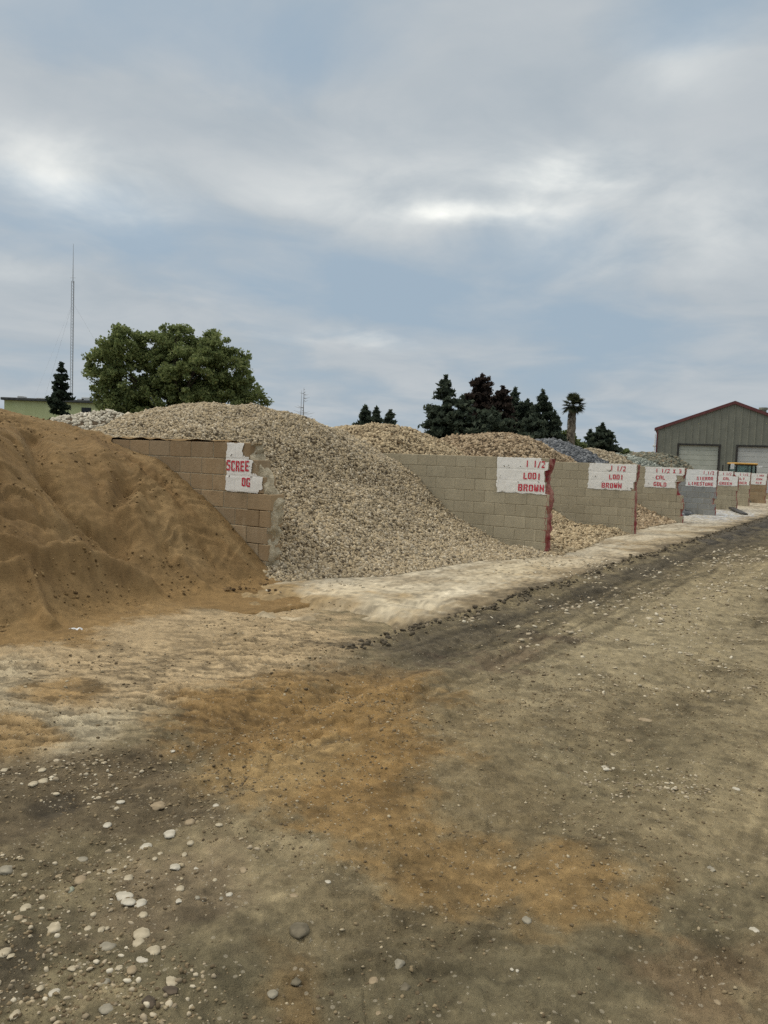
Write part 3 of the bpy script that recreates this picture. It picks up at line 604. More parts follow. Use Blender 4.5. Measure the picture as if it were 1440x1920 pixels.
# ------------------------------------------------------------------ block walls with painted ends and signs
def rc(a, b, c, d):
    q = .30; return [(a+q, b), (c-q, b), (c, b+q), (c, d-q), (c-q, d), (a+q, d), (a, d-q), (a, b+q)]
GLY = {
 '1': [rc(1.3, 0, 2.7, 6)], 'I': [rc(1.3, 0, 2.7, 6)], '/': [[(0, 0), (1.3, 0), (4, 6), (2.7, 6)]],
 '2': [rc(.0, 4.8, 4, 6), rc(2.7, 3.2, 4, 4.6), [(0, 1.4), (1.5, 1.4), (4, 3.0), (2.7, 3.0), (2.4, 2.9)], rc(0, 0, 4, 1.2)],
 '3': [rc(0, 4.9, 4, 6), rc(2.7, .0, 4, 4.7), rc(.8, 2.5, 2.5, 3.5), rc(0, 0, 2.5, 1.1)],
 'L': [rc(0, 0, 1.3, 6), rc(1.6, 0, 4, 1.2)],
 'O': [rc(0, .3, 1.3, 5.7), rc(2.7, .3, 4, 5.7), rc(1.3, 4.9, 2.7, 6), rc(1.3, 0, 2.7, 1.1)],
 'D': [rc(0, 0, 1.3, 6), rc(2.7, .5, 4, 5.5), rc(1.5, 4.9, 3.4, 6), rc(1.5, 0, 3.4, 1.1)],
 'B': [rc(0, 0, 1.3, 6), rc(2.7, .4, 4, 2.7), rc(2.7, 3.3, 4, 5.6), rc(1.5, 4.9, 3.5, 6), rc(1.5, 2.5, 3.3, 3.5), rc(1.5, 0, 3.5, 1.1)],
 'R': [rc(0, 0, 1.3, 6), rc(2.7, 3.4, 4, 5.7), rc(1.5, 4.9, 3.4, 6), rc(1.5, 2.4, 3.2, 3.4), [(2.6, 0), (4, 0), (3.6, 2.3), (2.4, 2.3)]],
 'W': [rc(0, .6, 1.2, 6), rc(2.8, .6, 4, 6), rc(1.45, .0, 2.55, 4.2), rc(.4, 0, 1.2, .6), rc(2.8, 0, 3.6, .6)],
 'N': [rc(0, 0, 1.2, 6), rc(2.8, 0, 4, 6), [(1.35, 4.8), (1.35, 3.0), (2.65, 1.0), (2.65, 2.8)]],
 'X': [[(0, 0), (1.4, 0), (4, 6), (2.6, 6)], [(2.6, 0), (4, 0), (2.9, 2.5), (2.0, 1.9)], [(0, 6), (1.4, 6), (2.0, 4.1), (1.1, 3.5)]],
 'C': [rc(0, .4, 1.3, 5.6), rc(.6, 4.9, 4, 6), rc(.6, 0, 4, 1.1), rc(2.9, 4.0, 4, 4.7), rc(2.9, 1.3, 4, 2.0)],
 'G': [rc(0, .4, 1.3, 5.6), rc(.6, 4.9, 4, 6), rc(.6, 0, 4, 1.1), rc(2.8, 1.2, 4, 3.0), rc(2.0, 2.2, 2.7, 3.0), rc(2.9, 4.1, 4, 4.7)],
 'A': [rc(0, 0, 1.3, 5.5), rc(2.7, 0, 4, 5.5), rc(.5, 4.9, 3.5, 6), rc(1.5, 2.0, 2.5, 3.0)],
 'S': [rc(.2, 4.9, 4, 6), rc(0, 3.1, 1.3, 4.8), rc(1.4, 2.5, 3.8, 3.5), rc(2.7, 1.2, 4, 2.4), rc(0, 0, 3.7, 1.1)],
 'E': [rc(0, 0, 1.3, 6), rc(1.5, 4.9, 4, 6), rc(1.5, 2.5, 3.4, 3.5), rc(1.5, 0, 4, 1.1)],
 'M': [rc(0, 0, 1.1, 6), rc(2.9, 0, 4, 6), [(1.25, 5.8), (1.25, 4.0), (2, 2.4), (2.75, 4.0), (2.75, 5.8), (2, 4.1)]],
 'T': [rc(0, 4.9, 4, 6), rc(1.35, 0, 2.65, 4.7)], 'H': [rc(0, 0, 1.3, 6), rc(2.7, 0, 4, 6), rc(1.45, 2.5, 2.55, 3.5)], ' ': [],
}
def letters(mb, text, xl, xr, zc, h, y, clip=None):
    """text runs from xl (deep end) to xr (free end) along -x of the wall face"""
    n = len(text); adv = (xl-xr)/n; cw = adv*.80
    for i, ch in enumerate(text):
        x0 = xl - i*adv
        zt = random.uniform(-.006, .006)
        for pg in GLY.get(ch, []):
            pts = [(x0 - p[0]/4*cw, zc + zt + (p[1]/6-.5)*h) for p in pg]
            if clip: pts = [(max(clip, a), b) for a, b in pts]
            if max(a for a, _ in pts) - min(a for a, _ in pts) < .004: continue
            mb.add([(a, y, b) for a, b in pts], [tuple(range(len(pts)))])
CH = WH/8
def block_wall(k_u, v0, length, label, offs, lines, sign, red=True, blk=M_BLK, seed=1, top_cut=None, lowcut=None):
    rnd = random.Random(seed); x, y = XY(k_u, v0)
    root = empty('block_wall', (x, y, 0), WROT); tag(root, label, 'wall', 'block walls between the bays')
    off = lambda z: offs[min(7, max(0, int(z/CH)))]
    mb = MB()
    for c in range(8):
        xx = offs[c]; first = True; z0, z1 = c*CH + .0035, (c+1)*CH - .0035
        bl = .41; ph = (.5 if c % 2 else 1.0)*bl; xs = [xx]; q = math.floor(xx/bl)*bl + ph
        while q < xx + .10: q += bl
        while q < length: xs.append(q); q += bl
        xs.append(length)
        for a, b in zip(xs[:-1], xs[1:]):
            dy = rnd.uniform(0, .007); mb.box(a + .003, b - .003, -WT + .004, -.004 + dy*.5, z0, z1, 0, .006)
    mb.build('blocks', blk, root)
    MB().box(max(offs)+.03, length-.01, -WT+.010, -.0065, 0, WH-.015).build('mortar', M_MORTAR, root)
    # the ragged broken end
    nz, ny = 44, 7; V = []; zs = np.linspace(0, WH-.01, nz); zz, yy = np.meshgrid(zs, np.linspace(0, 1, ny), indexing='ij')
    o_ = np.array([off(z) for z in zs]); ker = np.ones(5)/5; o_ = np.convolve(np.pad(o_, 2, mode='edge'), ker, 'valid')
    nzv = fbm(zz*6+seed*3, yy*1.4+seed, 4, .6); edge = np.minimum(yy, 1-yy)
    X = o_[:, None] + ((.034 if seed < 3 else .018) if red else .06)*nzv - (.03 if seed < 3 else .012)*np.abs(pn(zz*9+seed, yy*2)) + (0 if seed < 3 else .012) - .02*sst(edge, 0, .3) + .03*(1-sst(edge, 0, .12)); Yv = -.002 - yy*(WT-.004) + .012*fbm(zz*7, yy*2+3, 2)*(edge > .01)
    V = np.stack([X, Yv, zz], -1); back = V[:, :1].copy(); back[..., 0] = o_[:, None]+.10; back[..., 1] = -.014; back2 = V[:, -1:].copy(); back2[..., 0] = o_[:, None]+.10; back2[..., 1] = -WT+.014
    V = np.concatenate([back, V, back2], 1); ny += 2
    i = np.arange(nz-1)[:, None]*ny; j = np.arange(ny-1)[None]; F = np.stack([i+j, i+j+1, i+ny+j+1, i+ny+j], -1).reshape(-1, 4)
    cap = np.array([[(nz-1)*ny+q, (nz-1)*ny+q+1, (nz-1)*ny+ny-2-q, (nz-1)*ny+ny-1-q] for q in range(0, ny//2-1)])
    e = link('broken_end', fast_mesh('broken_end', V.reshape(-1, 3), np.concatenate([F, cap])), M_RED if red else M_BROKEN, root, False)
    e['label'] = 'ragged red painted wall end' if red else 'ragged unpainted broken wall end'
    # white painted panel following the block faces
    if sign:
        x1, z0, z1, cuts = sign; nx, nzp = 80, 46; V = np.zeros((nx+1, nzp+1, 3)); keep = np.ones((nx, nzp), bool)
        for b in range(nzp+1):
            z = z0 + (z1-z0)*b/nzp; xa = off(min(z, WH-.01)) + .015; 
            for a in range(nx+1):
                t = a/nx; xx = xa + (x1-xa)*t; V[a, b] = (xx, .006, z)
        nn = fbm(V[..., 0]*7+seed, V[..., 2]*7, 4, .6); jag = .012
        V[0, :, 0] += jag*nn[0]; V[-1, :, 0] += .02*nn[-1]; V[:, 0, 2] += .009*nn[:, 0]; V[:, -1, 2] = np.minimum(z1, V[:, -1, 2] - .012*np.abs(nn[:, -1]))
        jz = np.abs(((V[..., 2]+CH/2) % CH) - CH/2); V[..., 1] -= .004*np.exp(-(jz/.007)**2)
        row = np.floor(V[..., 2]/CH); jx = (V[..., 0] + np.where(row % 2 == 0, 0, .205)) % .41; jx = np.minimum(jx, .41-jx); V[..., 1] -= .003*np.exp(-(jx/.007)**2); V[..., 1] += .0025*nn
        for a in range(nx):
            for b in range(nzp):
                px, pz = V[a, b, 0], V[a, b, 2]
                if any(c0 + .02*nn[a, b] < px < c1 + .03*nn[b % nx, b] and d0 + .02*nn[a, b] < pz < d1 + .02*nn[a, b] for c0, c1, d0, d1 in cuts): keep[a, b] = False
                elif nn[a, b] > .86 and random.random() < .5: keep[a, b] = False          # flaked off
        i = np.arange(nx)[:, None]*(nzp+1); j = np.arange(nzp)[None]; F = np.stack([i+j, i+j+1, i+nzp+1+j+1, i+nzp+1+j], -1)[keep]
        p = link('sign_panel', fast_mesh('sign_panel', V.reshape(-1, 3), F), M_WHITE, root, True); p['label'] = 'white painted sign with red stencil lettering'
        lb = MB()
        for txt, xl, xr, zc, h, *cl in lines: letters(lb, txt, xl, xr, zc, h, .0105, cl[0] if cl else None)
        lo = lb.build('lettering', M_LETTER, p)
    return root
Z3 = (1.565, 1.355, 1.150)
block_wall(-5.56, 1.47, 9.0, 'block wall stained brown by the sand leaning on it, its ragged free end unpainted', [.06, .03, .06, .02, .0, .14, .24, .38],
           [('SCREE', .77, .37, 1.385, .135, .375), ('OG', .50, .345, 1.185, .115)], (.775, 1.055, WH-.004, [(-1, .50, 1.50, 2), (-1, .335, 1.28, 2), (-1, .22, 0, 1.10)]), False, M_BLKBR, 1)
block_wall(0, 0, 9.0, 'tan block wall between the big tan heap and the honey heap, with a wide crumbling red end', [.03, .035, .02, .03, .0, .07, .09, .03],
           [('1 1/2', .46, .09, Z3[0], .118), ('LODI', .49, .15, Z3[1], .118), ('BROWN', .58, .08, Z3[2], .125)], (1.0, 1.045, WH-.004, [(-1, .16, 1.62, 2)]), True, M_BLK, 2)
block_wall(5.85, .05, 9.0, 'tan block wall between the honey heap and the brown heap, with a narrow red edge', [.0, .01, .02, .02, .03, .05, .01, .0],
           [('1 1/2', .64, .26, Z3[0], .118), ('LODI', .66, .30, Z3[1], .118), ('BROWN', .83, .33, Z3[2], .125)], (1.17, 1.045, WH-.004, [(-1, .12, 0, 1.10)]), True, M_BLK, 3)
block_wall(11.7, .16, 9.0, 'tan block wall with missing blocks under the sign corner, between the brown and slate grey heaps', [.0, .06, .0, .04, .20, .22, .04, .0],
           [('1 1/2 X 3', .86, .09, Z3[0], .118), ('CAL', .84, .55, Z3[1], .118), ('GOLD', .90, .50, Z3[2], .125)], (1.17, 1.045, WH-.004, [(-1, .24, 0, 1.44)]), True, M_BLK, 4)
block_wall(17.55, .22, 9.0, 'grey dusted block wall beyond the slate grey heap, lettered with a nine letter bottom line', [.0, .02, .1, .0, .02, .0, .0, .0],
           [('1 1/2', .49, .10, Z3[0], .118), ('SIERRA', .70, .12, Z3[1], .118), ('LIMESTONE', .98, .10, Z3[2], .125)], (1.08, 1.045, WH-.004, []), True, M_BLKGR, 5)
block_wall(23.4, .34, 9.0, 'tan block wall with a red painted square at its top corner, between the low tan and low green heaps', [.0, .0, .03, .05, .0, .0, .0, .2],
           [('1 1/2', .63, .27, Z3[0], .118), ('CAL', .60, .32, Z3[1], .118), ('GREEN', .74, .22, Z3[2], .125)], (.86, 1.045, WH-.004, []), True, M_BLK, 6)
block_wall(29.25, .62, 9.0, 'tan block wall half hidden behind the one with the red top corner, in front of the loader', [.0, .02, .0, .03, .0, .02, .0, .0],
           [('1 1/2', .50, .10, Z3[0], .118), ('MLT', .62, .22, Z3[1], .118), ('AMBER', .70, .13, Z3[2], .125)], (.75, 1.045, WH-.004, []), True, M_BLK, 7)
block_wall(35.1, .53, 9.0, 'farthest tan block wall with a dark stained foot, standing past the loader', [.0, .05, .0, .03, .0, .02, .0, .0],
           [('1 INCH', .53, .16, Z3[0], .105), ('CON', .54, .22, Z3[1], .115), ('MIX', .55, .24, Z3[2], .115)], (.80, 1.045, WH-.004, []), True, M_BLKBR, 8)

# ------------------------------------------------------------------ metal building
M_SIDING = mat_mottled('grey_green_siding', (.175, .178, .145), (.21, .212, .172), 1.2, .55, 8, .1, .01, .4)
M_MAROON = mat_mottled('maroon_trim', (.105, .03, .03), (.145, .046, .044), 3, .5, 20, .1, .01, .4)
M_DOOR = mat_mottled('white_roll_door', (.50, .505, .48), (.56, .56, .53), 1.5, .5, 20, .05, .01, .4)
M_DOORG = mat_mottled('pale_roll_door', (.42, .435, .37), (.49, .50, .43), 1.5, .5, 20, .05, .01, .4)
M_DARKTRIM = mat_mottled('dark_trim', (.035, .033, .030), (.055, .052, .048), 4, .6)
M_PIPE = mat_mottled('white_pipe', (.62, .63, .63), (.72, .72, .71), 4, .5)
def metal_building():
    root = empty('metal_building', (25.83+6.6*.937, 74-6.6*.35, 0), R(-20.5)); tag(root, 'grey green metal building with maroon roof edge and big roll up doors', 'building')
    hw, ev, pk, L = 6.6, 5.70, 8.20, 26
    doors = [(-4.65, -1.05, 4.24), (.45, 4.05, 4.24)]
    # ribbed front, cut round the doors
    mb = MB(); top = lambda x: pk - (pk-ev)/hw*abs(x)
    xs = np.arange(-hw, hw+.001, .15)
    for a, b in zip(xs[:-1], xs[1:]):
        mid = (a+b)/2; zb = 0.0
        for d0, d1, dz in doors:
            if d0-.001 < mid < d1+.001: zb = dz
        y0 = 0.0; k = int(round((a+hw)/.15)) % 4
        if k == 0:
            mb.add([(a, y0, zb), (a+.04, y0-.05, zb), (b-.04, y0-.05, zb), (b, y0, zb), (a, y0, top(a)), (a+.04, y0-.05, top(a+.04)), (b-.04, y0-.05, top(b-.04)), (b, y0, top(b))], [(0, 1, 5, 4), (1, 2, 6, 5), (2, 3, 7, 6)])
        else: mb.add([(a, y0, zb), (b, y0, zb), (b, y0, top(b)), (a, y0, top(a))], [(0, 1, 2, 3)])
    for sx in (-1, 1): mb.box(min(sx*hw, sx*(hw-.1)), max(sx*hw, sx*(hw-.1)), .01, L, 0, ev)
    mb.box(-hw+.11, hw-.11, L-.1, L, 0, ev)
    mb.build('wall', M_SIDING, root)
    r = MB()
    for sx in (-1, 1):
        n_ = np.array([sx*(pk-ev), hw]); n_ = n_/np.linalg.norm(n_)*.12
        p0 = (0.0, pk+.02); p1 = (sx*(hw+.25), ev-.25*(pk-ev)/hw+.02)
        pg = [p0, p1, (p1[0], p1[1]+.12), (0.0, pk+.15)]; r.prism(pg, .06, L+.2)
    roof = r.build('roof', M_SIDING, root)
    f = MB()
    for sx in (-1, 1):
        p1 = (sx*(hw+.27), ev-.27*(pk-ev)/hw); f.prism([(0, pk-.10), (p1[0], p1[1]-.12), (p1[0], p1[1]+.17), (0, pk+.19)], -.16, .055)
    f.build('roof_trim', M_MAROON, root)
    v = MB(); v.tube([(2.6, 2, 6.9), (2.6, 2, 7.75)], .28, 14); v.tube([(2.6, 2, 7.75), (2.6, 2, 7.95)], .40, 14); v.build('roof_vent', M_SIDING, roof)
    for q, (d0, d1, dz) in enumerate(doors):
        d = MB(); n = 9
        for i in range(n): d.box(d0+.08, d1-.08, .12, .17, i*dz/n+.008, (i+1)*dz/n-.008, 0, .012)
        d.box(d0+.1, d1-.1, .175, .19, 0, dz); dd = d.build('roll_door', M_DOORG if q == 0 else M_DOOR, root)
        t = MB(); t.box(d0-.10, d0+.06, -.075, .11, 0, dz+.12); t.box(d1-.06, d1+.10, -.075, .11, 0, dz+.12); t.box(d0+.06, d1-.06, -.075, .11, dz-.05, dz+.12); t.build('door_frame', M_DARKTRIM, root)
    c = MB(); c.box(-hw-.06, -hw+.08, -.12, .06, 0, ev-.2); c.build('corner_trim', M_MAROON, root)
    p = MB(); p.tube([(-hw-.16, -.14, 0), (-hw-.16, -.14, 3.5), (-hw-.16, -.14, 5.2)], .055, 10); p.build('downpipe', M_PIPE, root)
    l = MB(); l.box(-hw-.34, -hw-.06, -.2, .05, 3.95, 4.15, 0, .03); l.build('wall_lamp', M_PIPE, root)
metal_building()

# ------------------------------------------------------------------ loader parked before the building
M_YEL = mat_mottled('yellow_machine_paint', (.50, .27, .05), (.58, .34, .08), 5, .5, 20, .1, .01, .4)
M_BLACK = mat_mottled('black_machine_paint', (.015, .015, .016), (.03, .03, .03), 6, .6)
M_RUB = mat_mottled('tyre_rubber', (.018, .018, .018), (.045, .042, .038), 8, .9)
def glass(name, c):
    m, t, b = principled(name, .05, .5); b.inputs['Base Color'].default_value = (*c, 1); b.inputs['Transmission Weight'].default_value = .85; b.inputs['IOR'].default_value = 1.1; return m
M_GLASS = glass('cab_glass', (.45, .58, .56))
def loader():
    p = at(1392, 880, 64); root = empty('wheel_loader', (p[0], 64, 0)); tag(root, 'yellow roofed loader parked before the roll up doors', 'loader')
    b = MB(); b.box(-2.9, -.95, -.55, .55, .75, 1.62, 0, .08); b.box(-.95, 1.0, -.75, .75, .6, 1.35, 0, .06); b.box(-3.05, -2.9, -.45, .45, .8, 1.5, 0, .03); b.build('body', M_YEL, root)
    h = MB(); h.box(-2.7, -1.0, -.5, .5, 1.63, 1.82, 0, .05); h.tube([(-1.5, .3, 1.8), (-1.5, .3, 2.35)], .05); h.build('engine_hood', M_BLACK, root)
    c = MB()
    for x in (-.82, .78):
        for y in (-.68, .68): c.box(x-.05, x+.05, y-.05, y+.05, 1.35, 2.42)
    c.box(.40, .50, -.70, -.62, 1.36, 2.42); c.box(-.87, .83, -.72, .72, 2.36, 2.42); c.build('cab_frame', M_BLACK, root)
    g = MB(); g.box(-.77, .38, -.69, -.675, 1.40, 2.35); g.box(-.77, .73, .675, .69, 1.40, 2.35); g.box(-.80, -.785, -.62, .62, 1.40, 2.35); g.box(.75, .765, -.62, .62, 1.40, 2.35); g.build('cab_window', M_GLASS, root)
    r = MB(); r.box(-.98, .92, -.8, .8, 2.425, 2.58, 0, .06); r.build('cab_roof', M_YEL, root)
    s = MB(); s.box(-.1, .35, -.25, .25, 1.36, 1.5, 0, .04); s.box(.30, .40, -.25, .25, 1.5, 2.05, 0, .04); s.build('seat', M_BLACK, root)
    for q, x in enumerate((-1.28, 1.03)):
        m = MB(); m.box(x-.14, x+.14, -1.02, -.95, 2.02 if q == 0 else 2.2, 2.46 if q == 0 else 2.36, 0, .02); m.tube([(x, -.95, 2.25), (x*.72, -.75, 2.3)], .02); m.build('mirror', M_PIPE, root)
    for x, rr in ((-2.2, .62), (.55, .72)):
        for y in (-.82, .82):
            w = MB(); n = 28; ring = []
            for k, (yy, r_) in enumerate(((-.2, rr*.62), (-.2, rr*.9), (-.12, rr), (.12, rr), (.2, rr*.9), (.2, rr*.62))):
                for i in range(n):
                    a = 2*math.pi*i/n; q = r_*(1 + (.035 if i % 2 and k in (2, 3) else 0)); ring.append((x + q*math.cos(a), y + yy, rr + q*math.sin(a)))
            fs = [(k*n+i, k*n+(i+1) % n, (k+1)*n+(i+1) % n, (k+1)*n+i) for k in range(5) for i in range(n)]; w.add(ring, fs); wo = w.build('wheel', M_RUB, root, True)
            ri = MB(); ri.tube([(x, y-.16, rr), (x, y+.16, rr)], rr*.61, 20); ri.build('rim', M_YEL, wo)
    a = MB()
    for y in (-.62, .62): a.tube([(-1.0, y, 1.4), (-2.6, y, 1.15), (-3.5, y, .55)], .07, 8)
    a.build('lift_arm', M_BLACK, root)
    bk = MB(); bk.prism([(-3.5, .2), (-4.3, .08), (-4.45, .12), (-3.75, .35), (-3.7, .95), (-3.55, 1.0)], -1.1, 1.1); bk.build('bucket', M_BLACK, root)
loader()

# ------------------------------------------------------------------ trees
def mat_leaf(name, a, b, c):
    m, t, bs = principled(name, .75, .15); r = t.node('ShaderNodeNewGeometry').outputs['Random Per Island']
    col = t.ramp(r, [(0, a), (.5, b), (1, c)]); n = t.smooth(t.noise(objco(t), .55, 3), .35, .65); col = t.mix(t.math('MULTIPLY', n, .5), col, tuple(.6*x for x in b)); t.put(bs.inputs['Base Color'], col); tr = t.node('ShaderNodeBsdfTranslucent'); t.put(tr.inputs[0], col); mx = t.node('ShaderNodeMixShader'); mx.inputs[0].default_value = .42
    t.l.new(bs.outputs[0], mx.inputs[1]); t.l.new(tr.outputs[0], mx.inputs[2]); t.l.new(mx.outputs[0], t.n['Material Output'].inputs[0]); return m
M_LEAF = mat_leaf('broad_leaf', (.12, .16, .06), (.21, .26, .10), (.32, .35, .15))
M_NEEDLE = mat_leaf('dark_needle', (.042, .060, .045), (.08, .105, .073), (.13, .155, .105))
M_NEEDLEBR = mat_leaf('reddish_needle', (.034, .026, .022), (.062, .046, .038), (.095, .07, .055))
M_NEEDLEG = mat_leaf('young_needle', (.020, .034, .024), (.036, .055, .036), (.06, .08, .052))
M_PALMLEAF = mat_leaf('fan_frond', (.035, .045, .025), (.07, .085, .045), (.12, .125, .07))
M_BARK = mat_mottled('bark', (.045, .035, .026), (.09, .072, .055), 6, .95, 20, .8, .03)
M_GREYWOOD = mat_mottled('bare_grey_wood', (.16, .155, .15), (.24, .23, .22), 6, .95)
M_PALMBARK = mat_mottled('palm_trunk', (.14, .115, .085), (.27, .23, .175), 3, .95, 14, 1.0, .06)
def leaf_quads(C, size, elong=1.6, nrm=None):
    n = len(C); a = RNG.normal(size=(n, 3)); a /= np.linalg.norm(a, axis=1)[:, None]; b = np.cross(a, RNG.normal(size=(n, 3))); b /= np.linalg.norm(b, axis=1)[:, None]
    s = (size if isinstance(size, np.ndarray) else np.full(n, size))[:, None]*RNG.uniform(.6, 1.3, (n, 1)); a = a*s*elong*.5; b = b*s*.5
    V = np.stack([C-a, C+b*.9-a*.1, C+a, C-b*.9-a*.1], 1).reshape(-1, 3); F = np.arange(4*n).reshape(-1, 4); return V, F
def broad_tree(name, label, blobs, Y, base_px, leafn, leafsize, mat, seed=0, clump=.75):
    k = Y/FOC; bx = at(*base_px, Y)[0]; root = empty(name, (bx, Y, 0)); tag(root, label, 'tree')
    B = []
    for px, py, r, dy in blobs: p = at(px, py, Y); B.append((p[0]-bx, dy, p[2], r*k))
    B = np.array(B); vol = B[:, 3]**2.2; cl = []; rnd = np.random.default_rng(seed)
    for i in rnd.choice(len(B), size=int(leafn/75), p=vol/vol.sum()):
        d = rnd.normal(size=3); d /= np.linalg.norm(d); q = B[i, 3]*rnd.uniform(.25, 1.0)**.45; cl.append((*(B[i, :3] + d*q*np.array([1, 1, 1])), clump*rnd.uniform(.5, 1.15)))
    cl = np.array(cl); per = 75; C = np.repeat(cl[:, :3], per, 0); rr = np.repeat(cl[:, 3], per)
    d = rnd.normal(size=C.shape); d /= np.linalg.norm(d, axis=1)[:, None]; C = C + d*(rr*rnd.random(len(rr))**.5)[:, None]*np.array([1, 1, .75])
    V, F = leaf_quads(C, leafsize, 1.5); link('crown', fast_mesh('crown', V, F), mat, root)
    t = MB(); zt = B[:, 2].mean(); t.tube([(0, 0, -.1), (.1, 0, 1.2), (0, .1, zt*.55)], [.42, .32, .24], 10)
    for i in rnd.choice(len(B), size=min(len(B), 12), replace=False):
        b = B[i]; m1 = (b[0]*.35, b[1]*.35, zt*.55 + (b[2]-zt*.55)*.45); t.tube([(0, .05, zt*.40), m1, (b[0], b[1], b[2]+b[3]*.15)], [.20, .11, .025], 7)
        for _ in range(3):
            e = b[:3] + np.clip(rnd.normal(size=3), -1, 1)*b[3]*.5; t.tube([m1, (np.array(m1)+e)/2 + rnd.normal(size=3)*.2, e], [.07, .045, .015], 5)
    t.build('trunk', M_BARK, root, True); return root
broad_tree('broad_tree', 'broad round leafy green tree rising behind the stone heaps', [(200, 690, 38, 0), (235, 655, 38, -1), (285, 650, 38, 1), (330, 640, 34, 0), (375, 655, 30, 1), (405, 660, 32, -1), (435, 690, 36, 0), (452, 725, 34, 1), (486, 750, 17, 0),
    (190, 735, 34, 1), (240, 720, 55, 0), (310, 700, 60, 1), (370, 710, 62, -1), (420, 745, 50, 0), (300, 765, 60, 0), (360, 770, 60, 1), (230, 770, 45, 0), (265, 635, 16, 0), (330, 618, 12, 0), (396, 636, 14, 0), (345, 622, 12, 1), (205, 655, 16, 0)], 60, (330, 790), 84000, .17, M_LEAF, 5, .55)
def conifer(name, label, px, py_top, py_low, wpx, Y, mat, n=9000, dens=1.0, seed=1, group=None, lean=0, leaf=None, sparse=.25, taper=.75):
    k = Y/FOC; rnd = np.random.default_rng(seed); top = at(px, py_top, Y); low = at(px, py_low, Y)[2]; H = top[2]; root = empty(name, (top[0], Y, 0)); tag(root, label, 'tree', group)
    Rm = wpx*k/2; z0 = max(.6, min(low, H*.25)) - 0.0; z0 = min(z0, .12*H+.4); lv = int(max(9, H*2.0)); C = []; t = MB(); t.tube([(0, 0, -.1), (0, 0, H*.5), (0, 0, H*.985)], [H*.022, H*.013, .015], 8)
    lowR = low
    for i in range(lv):
        z = z0 + (H*.97-z0)*(i+rnd.uniform(-.2, .2))/lv; f = (H-z)/(H-lowR) if z > lowR else 1.0
        rad = Rm*min(1, max(.05, f))**taper; nb = int(rnd.integers(5, 9))
        for b in range(nb):
            if rnd.random() < sparse*.5: continue
            an = rnd.uniform(0, 2*math.pi); L = rad*rnd.uniform(.55, 1.12); dr = rnd.uniform(-.28, .12); e = np.array([math.cos(an)*L, math.sin(an)*L, z + dr*L + .10*L])
            if L > .25: t.tube([(0, 0, z), (e[0]*.6, e[1]*.6, z+dr*L*.4), tuple(e)], [.03+.006*L, .02, .008], 4, 0, False)
            m = max(4, int(n/(lv*7)*(.35+L/Rm))); s = rnd.random(m)**.7; p = np.array([0, 0, z])*(1-s[:, None]) + e*s[:, None]
            p = p + rnd.normal(size=(m, 3))*np.array([.11, .11, .07])*(.35+.75*L)*(.5+.5*s[:, None]) ; C.append(p)
    s = rnd.random(60); C.append(np.stack([rnd.normal(size=60)*.06*H*.1, rnd.normal(size=60)*.06*H*.1, H - s*H*.09], 1))
    C = np.concatenate(C); V, F = leaf_quads(C, leaf or max(.16, .011*Y*.28), 2.0); link('crown', fast_mesh('crown', V, F), mat, root); t.build('trunk', M_BARK, root); return root
conifer('pine_tree', 'lone narrow dark conifer in front of the pale green building', 115, 680, 768, 52, 70, M_NEEDLEG, 9000, seed=3, leaf=.24)
g1 = 'dark conifers in the clump beside the palm'
conifer('conifer', 'green peaked conifer at the outer edge of the dark clump, near the three small conifers', 836, 703, 800, 84, 85, M_NEEDLE, 13000, seed=11, group=g1, leaf=.30)
conifer('conifer', 'tallest reddish brown conifer of the dark clump', 904, 701, 790, 78, 88, M_NEEDLEBR, 14000, seed=12, group=g1, leaf=.30, taper=.5)
conifer('conifer', 'short dark conifer wedged in front of the tall reddish one', 868, 742, 800, 70, 83, M_NEEDLE, 9000, seed=13, group=g1, leaf=.30, taper=.55)
conifer('conifer', 'blunt topped reddish conifer beside the tallest one', 943, 724, 800, 66, 86, M_NEEDLEBR, 11000, seed=14, group=g1, leaf=.30, taper=.5)
conifer('conifer', 'slim pointed conifer behind the blunt reddish one', 966, 727, 800, 50, 90, M_NEEDLE, 8000, seed=15, group=g1, leaf=.30)
conifer('conifer', 'low dark conifer in the gap before the open branched spire', 990, 748, 800, 66, 87, M_NEEDLE, 9000, seed=16, group=g1, leaf=.30, taper=.6)
conifer('conifer', 'open branched green spire of the clump, the one closest to the palm', 1019, 731, 815, 74, 85, M_NEEDLE, 9500, seed=17, group=g1, leaf=.30)
conifer('conifer', 'thin low conifer between the green spire and the palm', 1040, 772, 830, 46, 84, M_NEEDLE, 6000, seed=18, group=g1, leaf=.30)
conifer('conifer', 'broad low dark conifer filling the foot of the clump before the reddish ones', 925, 765, 815, 100, 82, M_NEEDLE, 9000, seed=41, group=g1, leaf=.30, taper=.45)
conifer('conifer', 'short wide conifer at the foot of the clump, beneath the outer green peak', 822, 764, 805, 62, 84, M_NEEDLE, 6000, seed=42, group=g1, leaf=.30, taper=.5)
conifer('conifer', 'squat dark conifer at the foot of the clump, beneath the open green spire', 1000, 778, 825, 84, 82, M_NEEDLE, 7000, seed=43, group=g1, leaf=.30, taper=.45)
g2 = 'three small far conifers over the honey heap'
conifer('conifer', 'tallest of the three small far conifers', 686, 761, 805, 44, 130, M_NEEDLE, 4500, seed=21, group=g2, leaf=.5, sparse=.7)
conifer('conifer', 'middle one of the three small far conifers, touching the tallest', 706, 765, 800, 28, 132, M_NEEDLE, 3500, seed=22, group=g2, leaf=.5, sparse=.7)
conifer('conifer', 'shortest of the three small far conifers, standing apart from the other two', 732, 769, 805, 30, 128, M_NEEDLE, 3500, seed=23, group=g2, leaf=.5, sparse=.7)
